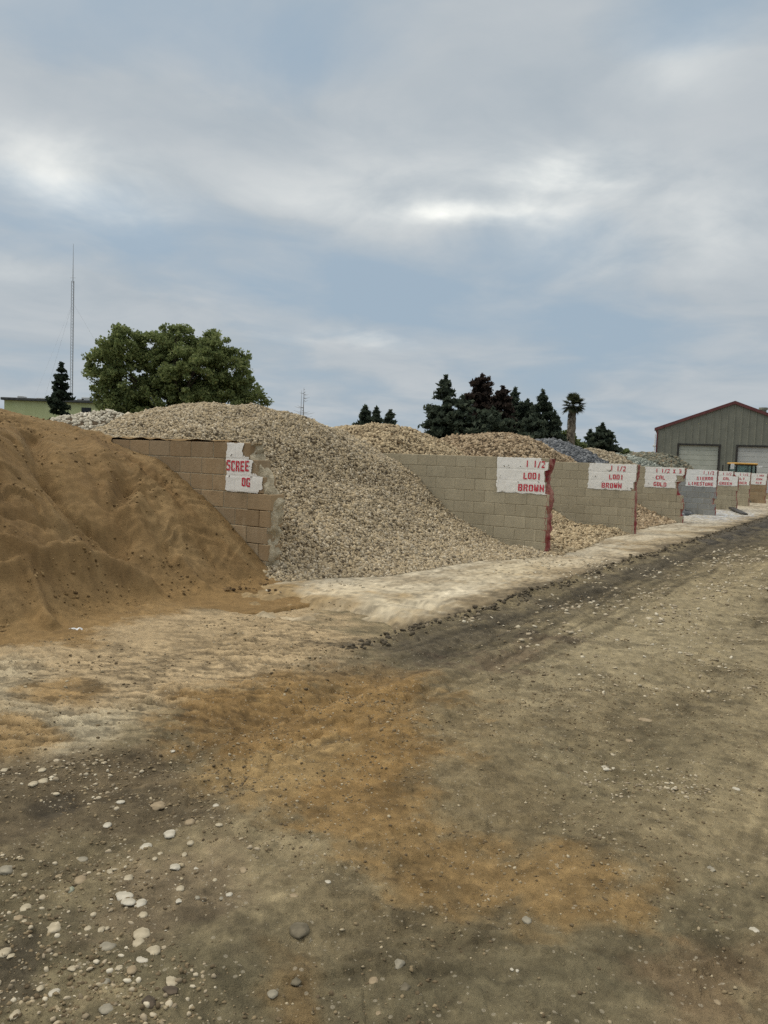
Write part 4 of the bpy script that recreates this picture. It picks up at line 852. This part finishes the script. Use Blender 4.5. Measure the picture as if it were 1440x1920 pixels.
conifer('conifer', 'spreading dark conifer standing alone between the palm and the metal building', 1130, 794, 850, 66, 95, M_NEEDLE, 9000, seed=25, leaf=.34, taper=.65)
conifer('conifer', 'shorter side conifer leaning into the spreading dark one', 1107, 806, 850, 36, 97, M_NEEDLE, 4500, seed=26, leaf=.34)
broad_tree('shrub', 'low dark bush at the foot of the palm', [(1060, 825, 14, 0), (1075, 835, 16, 1), (1045, 828, 14, 0), (1085, 845, 12, 0), (1062, 848, 18, 0)], 92, (1066, 870), 8000, .30, M_LEAF, 31, .6)
broad_tree('shrub', 'tiny round bush peeking over the pale green heap', [(1172, 851, 8, 0), (1180, 855, 8, 0), (1175, 862, 9, 0)], 110, (1175, 880), 3000, .36, M_LEAF, 32, .5)
def palm():
    Y = 90; k = Y/FOC; p = at(1073, 765, Y); root = empty('palm_tree', (p[0], Y, 0)); tag(root, 'tall fan palm with a shaggy pale trunk beside the dark conifers', 'palm'); Hh = p[2]-.2
    t = MB(); n = 16; pts = []; rad = []
    for i in range(n+1):
        s = i/n; pts.append((.10*math.sin(s*2), 0, s*Hh)); rad.append((.30 if s < .45 else .42 if s < .92 else .36) * random.uniform(.88, 1.12))
    t.tube(pts, rad, 12)
    for i in range(420):                              # shaggy skirt of old leaf bases
        s = random.uniform(.35, .98); a = random.uniform(0, 2*math.pi); r = .40*random.uniform(.9, 1.12); z = s*Hh; c, s_ = math.cos(a), math.sin(a); w = .10
        t.add([(c*r-s_*w, s_*r+c*w, z), (c*r+s_*w, s_*r-c*w, z), (c*(r+.12), s_*(r+.12), z-random.uniform(.4, .8))], [(0, 1, 2)])
    t.build('trunk', M_PALMBARK, root)
    V = []; F = []
    for i in range(90):
        a = random.uniform(0, 2*math.pi); el = random.uniform(-.75, 1.45); L = random.uniform(.6, .95); c = np.array([math.cos(a)*math.cos(el), math.sin(a)*math.cos(el), math.sin(el)]); o = np.array([.1, 0, Hh+.55]); tip = o + c*L
        sd_ = np.cross(c, [0, 0, 1.0]); sd_ = sd_/(np.linalg.norm(sd_)+1e-6); b = len(V); V += [tuple(o - sd_*.03), tuple(o + sd_*.03), tuple(tip + sd_*.03), tuple(tip - sd_*.03)]; F.append((b, b+1, b+2, b+3)); up = np.cross(sd_, c)
        for j in range(13):
            g = (j/12-.5)*2.9; d = c*math.cos(g) + sd_*math.sin(g); ln = .85*random.uniform(.75, 1.1)*(1-.25*abs(g)/1.45); e = tip + d*ln + np.array([0, 0, -.22*random.random()]) ; w = np.cross(d, up)*.055
            b = len(V); V += [tuple(tip), tuple(tip + d*ln*.5 + w), tuple(e), tuple(tip + d*ln*.5 - w)]; F.append((b, b+1, b+2, b+3))
    link('crown', fast_mesh('crown', np.array(V), np.array(F)), M_PALMLEAF, root)
palm()
def bare_tree():
    Y = 75; p = at(570, 727, Y); root = empty('bare_tree', (p[0], Y, 0)); tag(root, 'leafless grey sapling with thin whorled twigs over the big tan heap', 'tree'); H = p[2]; t = MB(); rnd = random.Random(4)
    t.tube([(0, 0, -.1), (.02, 0, H*.6), (0, 0, H)], [.10, .06, .01], 6); t.tube([(-.18, 0, 0), (-.25, .1, H*.6), (-.22, .1, H*.97)], [.07, .04, .01], 6)
    for i in range(30):
        z = H*rnd.uniform(.45, .98); a = rnd.uniform(0, 2*math.pi); L = (H-z)*.42+.18; t.tube([(0, 0, z), (math.cos(a)*L*.5, math.sin(a)*L*.5, z+.02), (math.cos(a)*L, math.sin(a)*L, z+.15*L)], [.022, .016, .006], 4)
    t.build('trunk', M_GREYWOOD, root)
bare_tree()

# ------------------------------------------------------------------ pale green building and radio mast at the far left
M_GREENWALL = mat_mottled('pale_green_wall', (.44, .48, .25), (.50, .54, .30), .8, .8)
M_EAVE = mat_mottled('dark_eave', (.05, .055, .055), (.085, .09, .09), 2, .7)
M_UNIT = mat_mottled('roof_unit', (.42, .43, .43), (.52, .53, .52), 3, .6)
M_WIN = mat_mottled('dark_window', (.012, .014, .016), (.03, .033, .036), 3, .2)
def green_building():
    Y = 105; a = at(8, 745, Y); b = at(182, 752, Y); root = empty('green_building', ((a[0]+b[0])/2, Y, 0)); tag(root, 'long low pale green building with a dark flat eave behind the sand', 'building'); w = (b[0]-a[0])/2; H = (a[2]+b[2])/2
    MB().box(-w, w, 0, 14, 0, H-.35).build('wall', M_GREENWALL, root)
    MB().box(-w-.3, w+.3, -.5, 14.4, H-.345, H+.02, 0, .05).build('roof', M_EAVE, root)
    x = at(162, 763, Y)[0]-root.location.x; f = MB().box(x-.65, x+.65, -.04, -.004, H-2.0, H-.95).build('window', M_WIN, root)
    for px, w_, h_ in ((152, .75, .55), (140, .5, .35), (24, .35, .4), (62, .5, .25)):
        x = at(px, 745, Y)[0]-root.location.x; MB().box(x-w_, x+w_, 2, 3.4, H+.025, H+h_+.02, 0, .04).build('roof_unit', M_UNIT, root)
green_building()
M_MAST = mat_mottled('galvanised_mast', (.33, .35, .38), (.42, .44, .47), 1, .5)
def mast():
    Y = 150; t0 = at(139, 457, Y); j = at(137.5, 527, Y); root = empty('radio_mast', (at(133.5, 800, Y)[0], Y, 0)); tag(root, 'slender lattice radio mast with a whip aerial at its tip', 'mast'); H1 = j[2]; H2 = t0[2]; m = MB(); w = .26
    L = [(w*math.cos(a), w*math.sin(a)) for a in (R(200), R(340), R(90))]
    for x, y in L: m.tube([(x, y, 0), (x, y, H1)], .055, 6)
    n = 60
    for i in range(n):
        for q in range(3):
            a, b = L[q], L[(q+1) % 3]; z = H1*i/n; m.tube([(*a, z), (*b, z+H1/n)], .016, 4, 0, False)
    m.build('lattice', M_MAST, root)
    g = MB(); g.tube([(0, 0, H1-.2), (0, 0, H2)], [.085, .03], 6); g.tube([(-.5, 0, H1+.6), (.5, 0, H1+.6)], .03, 5); g.build('whip_aerial', M_MAST, root)
    for a in (20, 140, 260):
        c = MB(); c.tube([(0, 0, H1*.88), (18*math.cos(R(a)), 18*math.sin(R(a)), 0)], .010, 4); c.build('guy_wire', M_MAST, root)
mast()

# ------------------------------------------------------------------ loose stones on the ground
def stone_mat(name, a, b): return mat_mottled(name, a, b, 22, .75, 70, .35, .004, .3)
SM = {'white': stone_mat('chalky_stone', (.36, .33, .26), (.51, .47, .385)), 'cream': stone_mat('cream_stone', (.32, .275, .19), (.45, .39, .28)), 'tan': stone_mat('tan_stone', (.24, .185, .115), (.33, .26, .165)),
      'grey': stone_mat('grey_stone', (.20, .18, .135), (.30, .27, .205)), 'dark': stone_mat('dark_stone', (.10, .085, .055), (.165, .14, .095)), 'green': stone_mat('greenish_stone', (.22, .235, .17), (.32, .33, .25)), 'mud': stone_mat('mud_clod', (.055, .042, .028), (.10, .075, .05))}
def loose_stone(px, py, w, h, kind, label, group, angular=False, lift=.62, seed=0):
    g = G(px, py); D = math.hypot(g[0], g[1], EYE); rx = w/2*D/FOC; rnd = np.random.default_rng(seed)
    sl_ = EYE/D; vert = h/2*D/FOC; ry = max(.55*rx, min(1.3*rx, vert/max(.35, sl_)*.9)); rz = max(.35*min(rx, ry), .55*min(rx, vert*1.1))
    V = ICO2_V.copy()
    if angular:
        for _ in range(9):
            d = rnd.normal(size=3); d /= np.linalg.norm(d); c = rnd.uniform(.62, .85); k = V@d; V = V - np.maximum(k-c, 0)[:, None]*d
    q = V*1.7 + seed*3.1; V = V*(1 + .17*fbm(q[:, 0]+q[:, 2]*.7, q[:, 1]-q[:, 2]*.6, 3))[:, None]
    V = V*np.array([rx, ry, rz]); a = rnd.uniform(-.35, .35); c, s = math.cos(a), math.sin(a); V = V@np.array([[c, -s, 0], [s, c, 0], [0, 0, 1]]).T
    gz = float(ground_z(np.array([g[0]]), np.array([g[1]]))[0])
    o = link('stone', fast_mesh('stone', V, ICO2_F), SM[kind], None, not angular); o.location = (g[0], g[1], gz + rz*(lift-.52)); tag(o, label, 'stone', group); return o
GP = 'river stones bedded in the stony mud'
LOOSE = [  # photo x, y, width, height, colour, own label (or None for the look-alikes), angular
 (232, 1680, 35, 18, 'white', 'long pale river stone, the biggest bright one, lying on two smaller ones', 0), (241, 1694, 26, 11, 'white', 'narrow pale stone tucked under the biggest bright river stone', 0), (263, 1693, 20, 15, 'white', 'pale tapered stone just beside the pair of long pale stones', 0),
 (100, 1740, 26, 19, 'cream', 'round flat cream stone lying by itself in the mud below the pale stone pair', 0), (266, 1744, 29, 18, 'cream', 'broad cream stone at the head of a short column of four stones', 0), (260, 1762, 19, 15, 'cream', 'second stone of the short column of four, below the broad cream one', 0),
 (287, 1785, 23, 18, 'cream', 'round cream stone of the short column of four, third one down', 0), (264, 1799, 29, 9, 'white', 'thin flat pale sliver at the foot of the short column of four stones', 0), (202, 1773, 28, 14, 'grey', 'grey wedge shaped stone with a sharp corner', 1),
 (317, 1571, 24, 16, 'white', 'angular whitish stone in the middle of the stony mud', 1), (356, 1554, 18, 17, 'tan', 'rounded tan pebble just above the angular whitish stone', 0), (274, 1593, 19, 12, 'white', 'oval white pebble below the angular whitish stone', 0), (328, 1632, 19, 13, 'white', 'oval white pebble alone in the clear brown mud', 0),
 (405, 1513, 12, 8, 'white', 'small white pebble at the border of dark mud and orange sand', 0), (201, 1548, 14, 9, 'white', 'small white pebble alone on the dark grey mud', 0), (80, 1470, 18, 11, 'cream', None, 0), (79, 1452, 13, 8, 'cream', None, 0), (62, 1481, 15, 9, 'cream', None, 0), (7, 1447, 14, 9, 'cream', None, 0),
 (240, 1651, 17, 13, 'cream', None, 0), (150, 1658, 20, 17, 'tan', 'dull tan lump beside a greenish pebble', 0), (132, 1674, 12, 17, 'green', 'upright greenish pebble beside a dull tan lump', 0), (48, 1700, 18, 13, 'cream', None, 0), (8, 1786, 18, 14, 'cream', None, 0), (30, 1914, 17, 14, 'cream', None, 0), (102, 1863, 17, 12, 'white', None, 0),
 (247, 1825, 16, 18, 'tan', 'yellowish egg shaped stone standing on end', 0), (320, 1850, 21, 19, 'cream', 'bright stone on the rim of a muddy hole', 0), (320, 1866, 30, 14, 'mud', 'dark angular lump under the bright stone', 1), (197, 1845, 14, 22, 'grey', None, 0), (555, 1833, 20, 18, 'dark', 'dark angular stone with a glinting facet on the smooth olive dirt', 1),
 (511, 1860, 18, 13, 'grey', 'dull grey flat stone near the dark angular one', 0), (560, 1745, 35, 25, 'dark', 'large dark oval stone pressed flat into olive dirt', 0), (702, 1825, 18, 20, 'tan', 'dull tan lump beside the grey knobbly stone', 0), (154, 1601, 20, 8, 'grey', None, 0), (456, 1636, 15, 13, 'tan', None, 1), (430, 1678, 12, 13, 'white', None, 0), (338, 1673, 14, 11, 'cream', None, 0),
 (403, 1651, 8, 11, 'cream', None, 0), (206, 1638, 12, 11, 'cream', None, 0), (253, 1444, 7, 8, 'cream', None, 0), (226, 1510, 15, 6, 'white', None, 0), (295, 1510, 30, 14, 'tan', 'flat tan flagstone shard on the dark mud', 1), (223, 1821, 15, 8, 'cream', None, 1), (135, 1816, 15, 9, 'cream', None, 1), (10, 1632, 25, 18, 'grey', 'grey stone sunk in a muddy dip at the picture edge', 0),
 (269, 1712, 15, 11, 'cream', None, 0), (410, 1559, 14, 6, 'cream', None, 0), (62, 1481, 15, 9, 'cream', None, 0), (280, 1888, 25, 24, 'mud', 'tall dark mud clod below the hole with the bright stone', 1), (200, 1907, 23, 15, 'grey', None, 0), (367, 1632, 11, 7, 'white', None, 0), (614, 1664, 12, 6, 'white', None, 0), (551, 1688, 15, 8, 'tan', None, 0),
 (336, 1693, 12, 9, 'white', None, 1), (370, 1687, 10, 10, 'grey', None, 1), (382, 1690, 10, 9, 'grey', None, 1), (414, 1688, 8, 8, 'grey', None, 0), (357, 1591, 12, 12, 'cream', None, 0), (324, 1406, 9, 5, 'white', None, 0), (345, 1605, 10, 8, 'cream', None, 0), (300, 1610, 9, 6, 'cream', None, 0), (290, 1620, 9, 6, 'cream', None, 0),
 (1135, 1434, 17, 12, 'white', 'bright white stone alone on the open brown road', 1), (1210, 1345, 25, 7, 'tan', 'flat tan stone on the road beyond the bright white one', 0), (1380, 1481, 11, 9, 'white', 'small white stone on the road by the picture edge', 0), (1149, 1410, 10, 6, 'cream', 'small cream stone just beyond the bright white one on the road', 0), (1180, 1380, 15, 7, 'tan', 'brownish flat stone on the road', 0),
 (988, 1718, 16, 12, 'grey', 'smooth grey pebble at the fringe of the orange sand patch', 0), (750, 1799, 22, 20, 'grey', 'grey knobbly stone on the olive dirt', 1), (761, 1843, 22, 16, 'dark', 'dark stone below the grey knobbly one', 1), (1414, 1751, 14, 9, 'white', 'white pebble alone on the olive dirt by the picture edge', 0), (1334, 1632, 16, 9, 'grey', 'grey pebble on the olive dirt beyond the sand patch', 0),
 (960, 1814, 6, 7, 'white', None, 0), (970, 1817, 6, 6, 'white', None, 0), (710, 1890, 9, 11, 'tan', None, 0), (1345, 1885, 10, 10, 'tan', None, 0), (60, 1877, 9, 6, 'cream', None, 0),
 (82, 1560+120, 14, 9, 'cream', None, 0), (35, 1720, 14, 8, 'tan', None, 0), (165, 1735, 12, 8, 'cream', None, 0), (190, 1740, 13, 9, 'cream', None, 0), (200, 1736, 8, 7, 'cream', None, 0), (110, 1640, 12, 8, 'tan', None, 0), (20, 1795, 12, 8, 'cream', None, 0), (75, 1851, 11, 9, 'cream', None, 0), (45, 1730, 9, 6, 'cream', None, 0),
 (497, 1107, 20, 13, 'mud', 'dark wet sand clod lying before the brown stained wall end', 1),
]
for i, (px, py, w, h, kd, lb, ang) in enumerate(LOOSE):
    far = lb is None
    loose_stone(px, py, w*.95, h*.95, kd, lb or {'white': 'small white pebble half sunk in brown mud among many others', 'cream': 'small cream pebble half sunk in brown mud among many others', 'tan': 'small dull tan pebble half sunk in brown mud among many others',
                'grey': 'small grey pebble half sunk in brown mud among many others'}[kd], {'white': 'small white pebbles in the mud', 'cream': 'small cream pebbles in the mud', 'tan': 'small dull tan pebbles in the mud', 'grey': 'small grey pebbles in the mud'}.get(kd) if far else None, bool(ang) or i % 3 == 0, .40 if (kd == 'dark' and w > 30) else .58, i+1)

def scatter_gravel(name, label, regions, mat, flat=(.3, .6), fine=False):
    Ps = []; Ss = []
    for P, n, s0, s1, power in regions:
        lo, hi = P.min(0), P.max(0); x = RNG.uniform(lo[0], hi[0], n*6); y = RNG.uniform(lo[1], hi[1], n*6); d = sdf(P, x, y) + .3*fbm(x*1.5, y*1.5, 3); dens = fbm(x*1.2+5, y*1.2, 4)
        ok = np.where((d > 0) & (RNG.random(len(x)) < np.clip(.45 + .9*dens, .03, 1)))[0][:n]; x, y = x[ok], y[ok]; s = s0 + (s1-s0)*RNG.random(len(x))**power
        z = ground_z(x, y); u, v = UV(x, y); z = np.where((v > -1.3) & (u > -6.6), .012, z); Ps.append(np.stack([x, y, z + s*.12], 1)); Ss.append(s)
    o = link(name, stones_mesh(name, np.concatenate(Ps), np.concatenate(Ss), fine, flat, .25, .22), mat); tag(o, label, 'gravel', kind='stuff'); return o
M_CHIP = mat_island('pale_chips', [(0, (.20, .16, .105)), (.4, (.36, .30, .21)), (.8, (.47, .41, .30)), (1, (.58, .53, .42))], .8)
M_BITS = mat_island('mixed_bits', [(0, (.10, .075, .045)), (.35, (.16, .12, .07)), (.75, (.25, .195, .115)), (1, (.44, .375, .26))], .85)
scatter_gravel('loose_gravel', 'pale stone chips strewn over the dirt road beside the concrete', [
    (poly((930, 1190), (1090, 1110), (1260, 1050), (1440, 1030), (1440, 1110), (1300, 1160), (1120, 1200), (1000, 1230)), 900, .012, .034, 2.0),
    (poly((1300, 1040), (1440, 1020), (1440, 1060), (1330, 1064)), 130, .02, .045, 1.5),
    (poly((840, 1170), (1010, 1118), (1140, 1075), (1160, 1085), (1000, 1140), (860, 1185)), 260, .010, .026, 2.0),
    (poly((980, 1060), (1030, 1035), (1140, 1050), (1170, 1070), (1100, 1085), (1000, 1095)), 260, .012, .03, 1.5),
    (poly((1000, 1230), (1440, 1110), (1440, 1330), (1100, 1330)), 420, .008, .022, 2.5), (poly((1060, 1420), (1290, 1430), (1290, 1500), (1120, 1500)), 160, .004, .012, 2),
    (poly((480, 1100), (600, 1090), (860, 1075), (940, 1060), (960, 1075), (800, 1100), (600, 1112), (500, 1120)), 130, .010, .026, 1.5)], M_CHIP)
scatter_gravel('loose_gravel', 'pale pebbles and crumbs bedded in the stony mud', [
    (poly((-40, 1620), (250, 1530), (420, 1530), (520, 1640), (470, 1720), (330, 1760), (330, 1920), (-40, 1960)), 330, .003, .011, 2.6), (poly((0, 1420), (180, 1430), (300, 1500), (150, 1540), (0, 1500)), 90, .004, .014, 2.0)], M_CHIP, (.45, .8), True)
scatter_gravel('loose_gravel', 'fine mixed grit over the whole dirt yard', [
    (poly((-40, 1420), (700, 1300), (1480, 1240), (1480, 1990), (-40, 1990)), 9000, .0020, .0085, 2.8), (poly((-40, 1420), (300, 1360), (520, 1560), (480, 1990), (-40, 1990)), 1600, .003, .010, 2.4),
    (poly((560, 1230), (1000, 1130), (1480, 1010), (1480, 1300), (560, 1420)), 4200, .004, .015, 2.8), (poly((-100, 1230), (600, 1120), (680, 1220), (300, 1400), (-100, 1420)), 900, .004, .014, 2.5)], M_BITS, (.4, .8))
# clods along the edge of the concrete and crumbs at the foot of the sand
M_CLOD = mat_island('dark_clods', [(0, (.05, .041, .029)), (.5, (.085, .07, .048)), (.85, (.13, .108, .074)), (1, (.26, .215, .15))], .95)
scatter_gravel('loose_soil', 'dark soil clods spread over the damp track beside the concrete', [(poly((660, 1200), (860, 1160), (1010, 1106), (1140, 1066), (1300, 1012), (1440, 975), (1440, 990), (1300, 1030), (1140, 1085), (1010, 1126), (870, 1180), (720, 1222)), 1500, .006, .026, 2.4)], M_CLOD, (.4, .8), True)
def edge_clods():
    n = 6500; u = RNG.uniform(-7.9, 40, n*2); v = -1.38 + RNG.normal(size=n*2)*(.05+.09*np.abs(pn(u*.9, 8+0*u))) - .10*RNG.random(n*2)**3 + .13*fbm(u*1.1, 0*u+4, 4)
    ok = np.where(RNG.random(n*2) < np.clip(.55 + .9*fbm(u*1.1, v*1.5, 3), 0, 1)*np.where(u < 8, 1, .55))[0][:n]; u, v = u[ok], v[ok]; x, y = XY(u, v); s_ = .004 + .024*RNG.random(len(u))**3.2; z = np.maximum(ground_z(x, y), -.005)
    o = link('loose_soil', stones_mesh('loose_soil', np.stack([x, y, z + s_*.25], 1), s_, True, (.45, .85), .4, .3), M_CLOD); tag(o, 'dark crumbly soil ridge running along the front edge of the concrete', 'soil', kind='stuff')
edge_clods()
M_WETS = mat_island('wet_sand_crumbs', [(0, (.045, .028, .015)), (.5, (.10, .065, .032)), (1, (.20, .13, .06))], .95)
scatter_gravel('loose_soil', 'wet dark sand crumbs at the foot of the brown stained wall', [(poly((460, 1088), (498, 1070), (530, 1095), (510, 1110), (470, 1105)), 150, .012, .05, 2.0), (poly((370, 1100), (440, 1085), (450, 1108), (380, 1114)), 80, .008, .03, 2.0)], M_WETS, (.4, .8), True)

# litter
def scrap():
    g = G(143, 1198); o = MB(); rnd = random.Random(3); n = 6
    V = [(.05*(i/n-.5)*2, .022*(j/2-1) + .01*rnd.uniform(-1, 1), (.018*rnd.random()) + .003*math.sin(i*1.7)) for i in range(n+1) for j in range(3)]
    o.add(V, [(i*3+j, (i+1)*3+j, (i+1)*3+j+1, i*3+j+1) for i in range(n) for j in range(2)]); ob = o.build('paper_scrap', M_PIPE); ob.location = (g[0], g[1], .075); tag(ob, 'tiny crumpled white scrap lying on the pale dirt below the sand', 'litter')
    so = ob.modifiers.new('thickness', 'SOLIDIFY'); so.thickness = .002
scrap()
def plank():
    a, b = G(1371, 957), G(1396, 966); c = (a+b)/2; L = np.linalg.norm(b-a); o = MB().box(-L/2, L/2, -.12, .12, .02, .10, 0, .015).build('plank', M_DARKTRIM); o.location = (c[0], c[1], .01); o.rotation_euler = (0, .02, math.atan2(b[1]-a[1], b[0]-a[0])); tag(o, 'dark plank lying on the pale concrete by the far walls', 'plank')
plank()
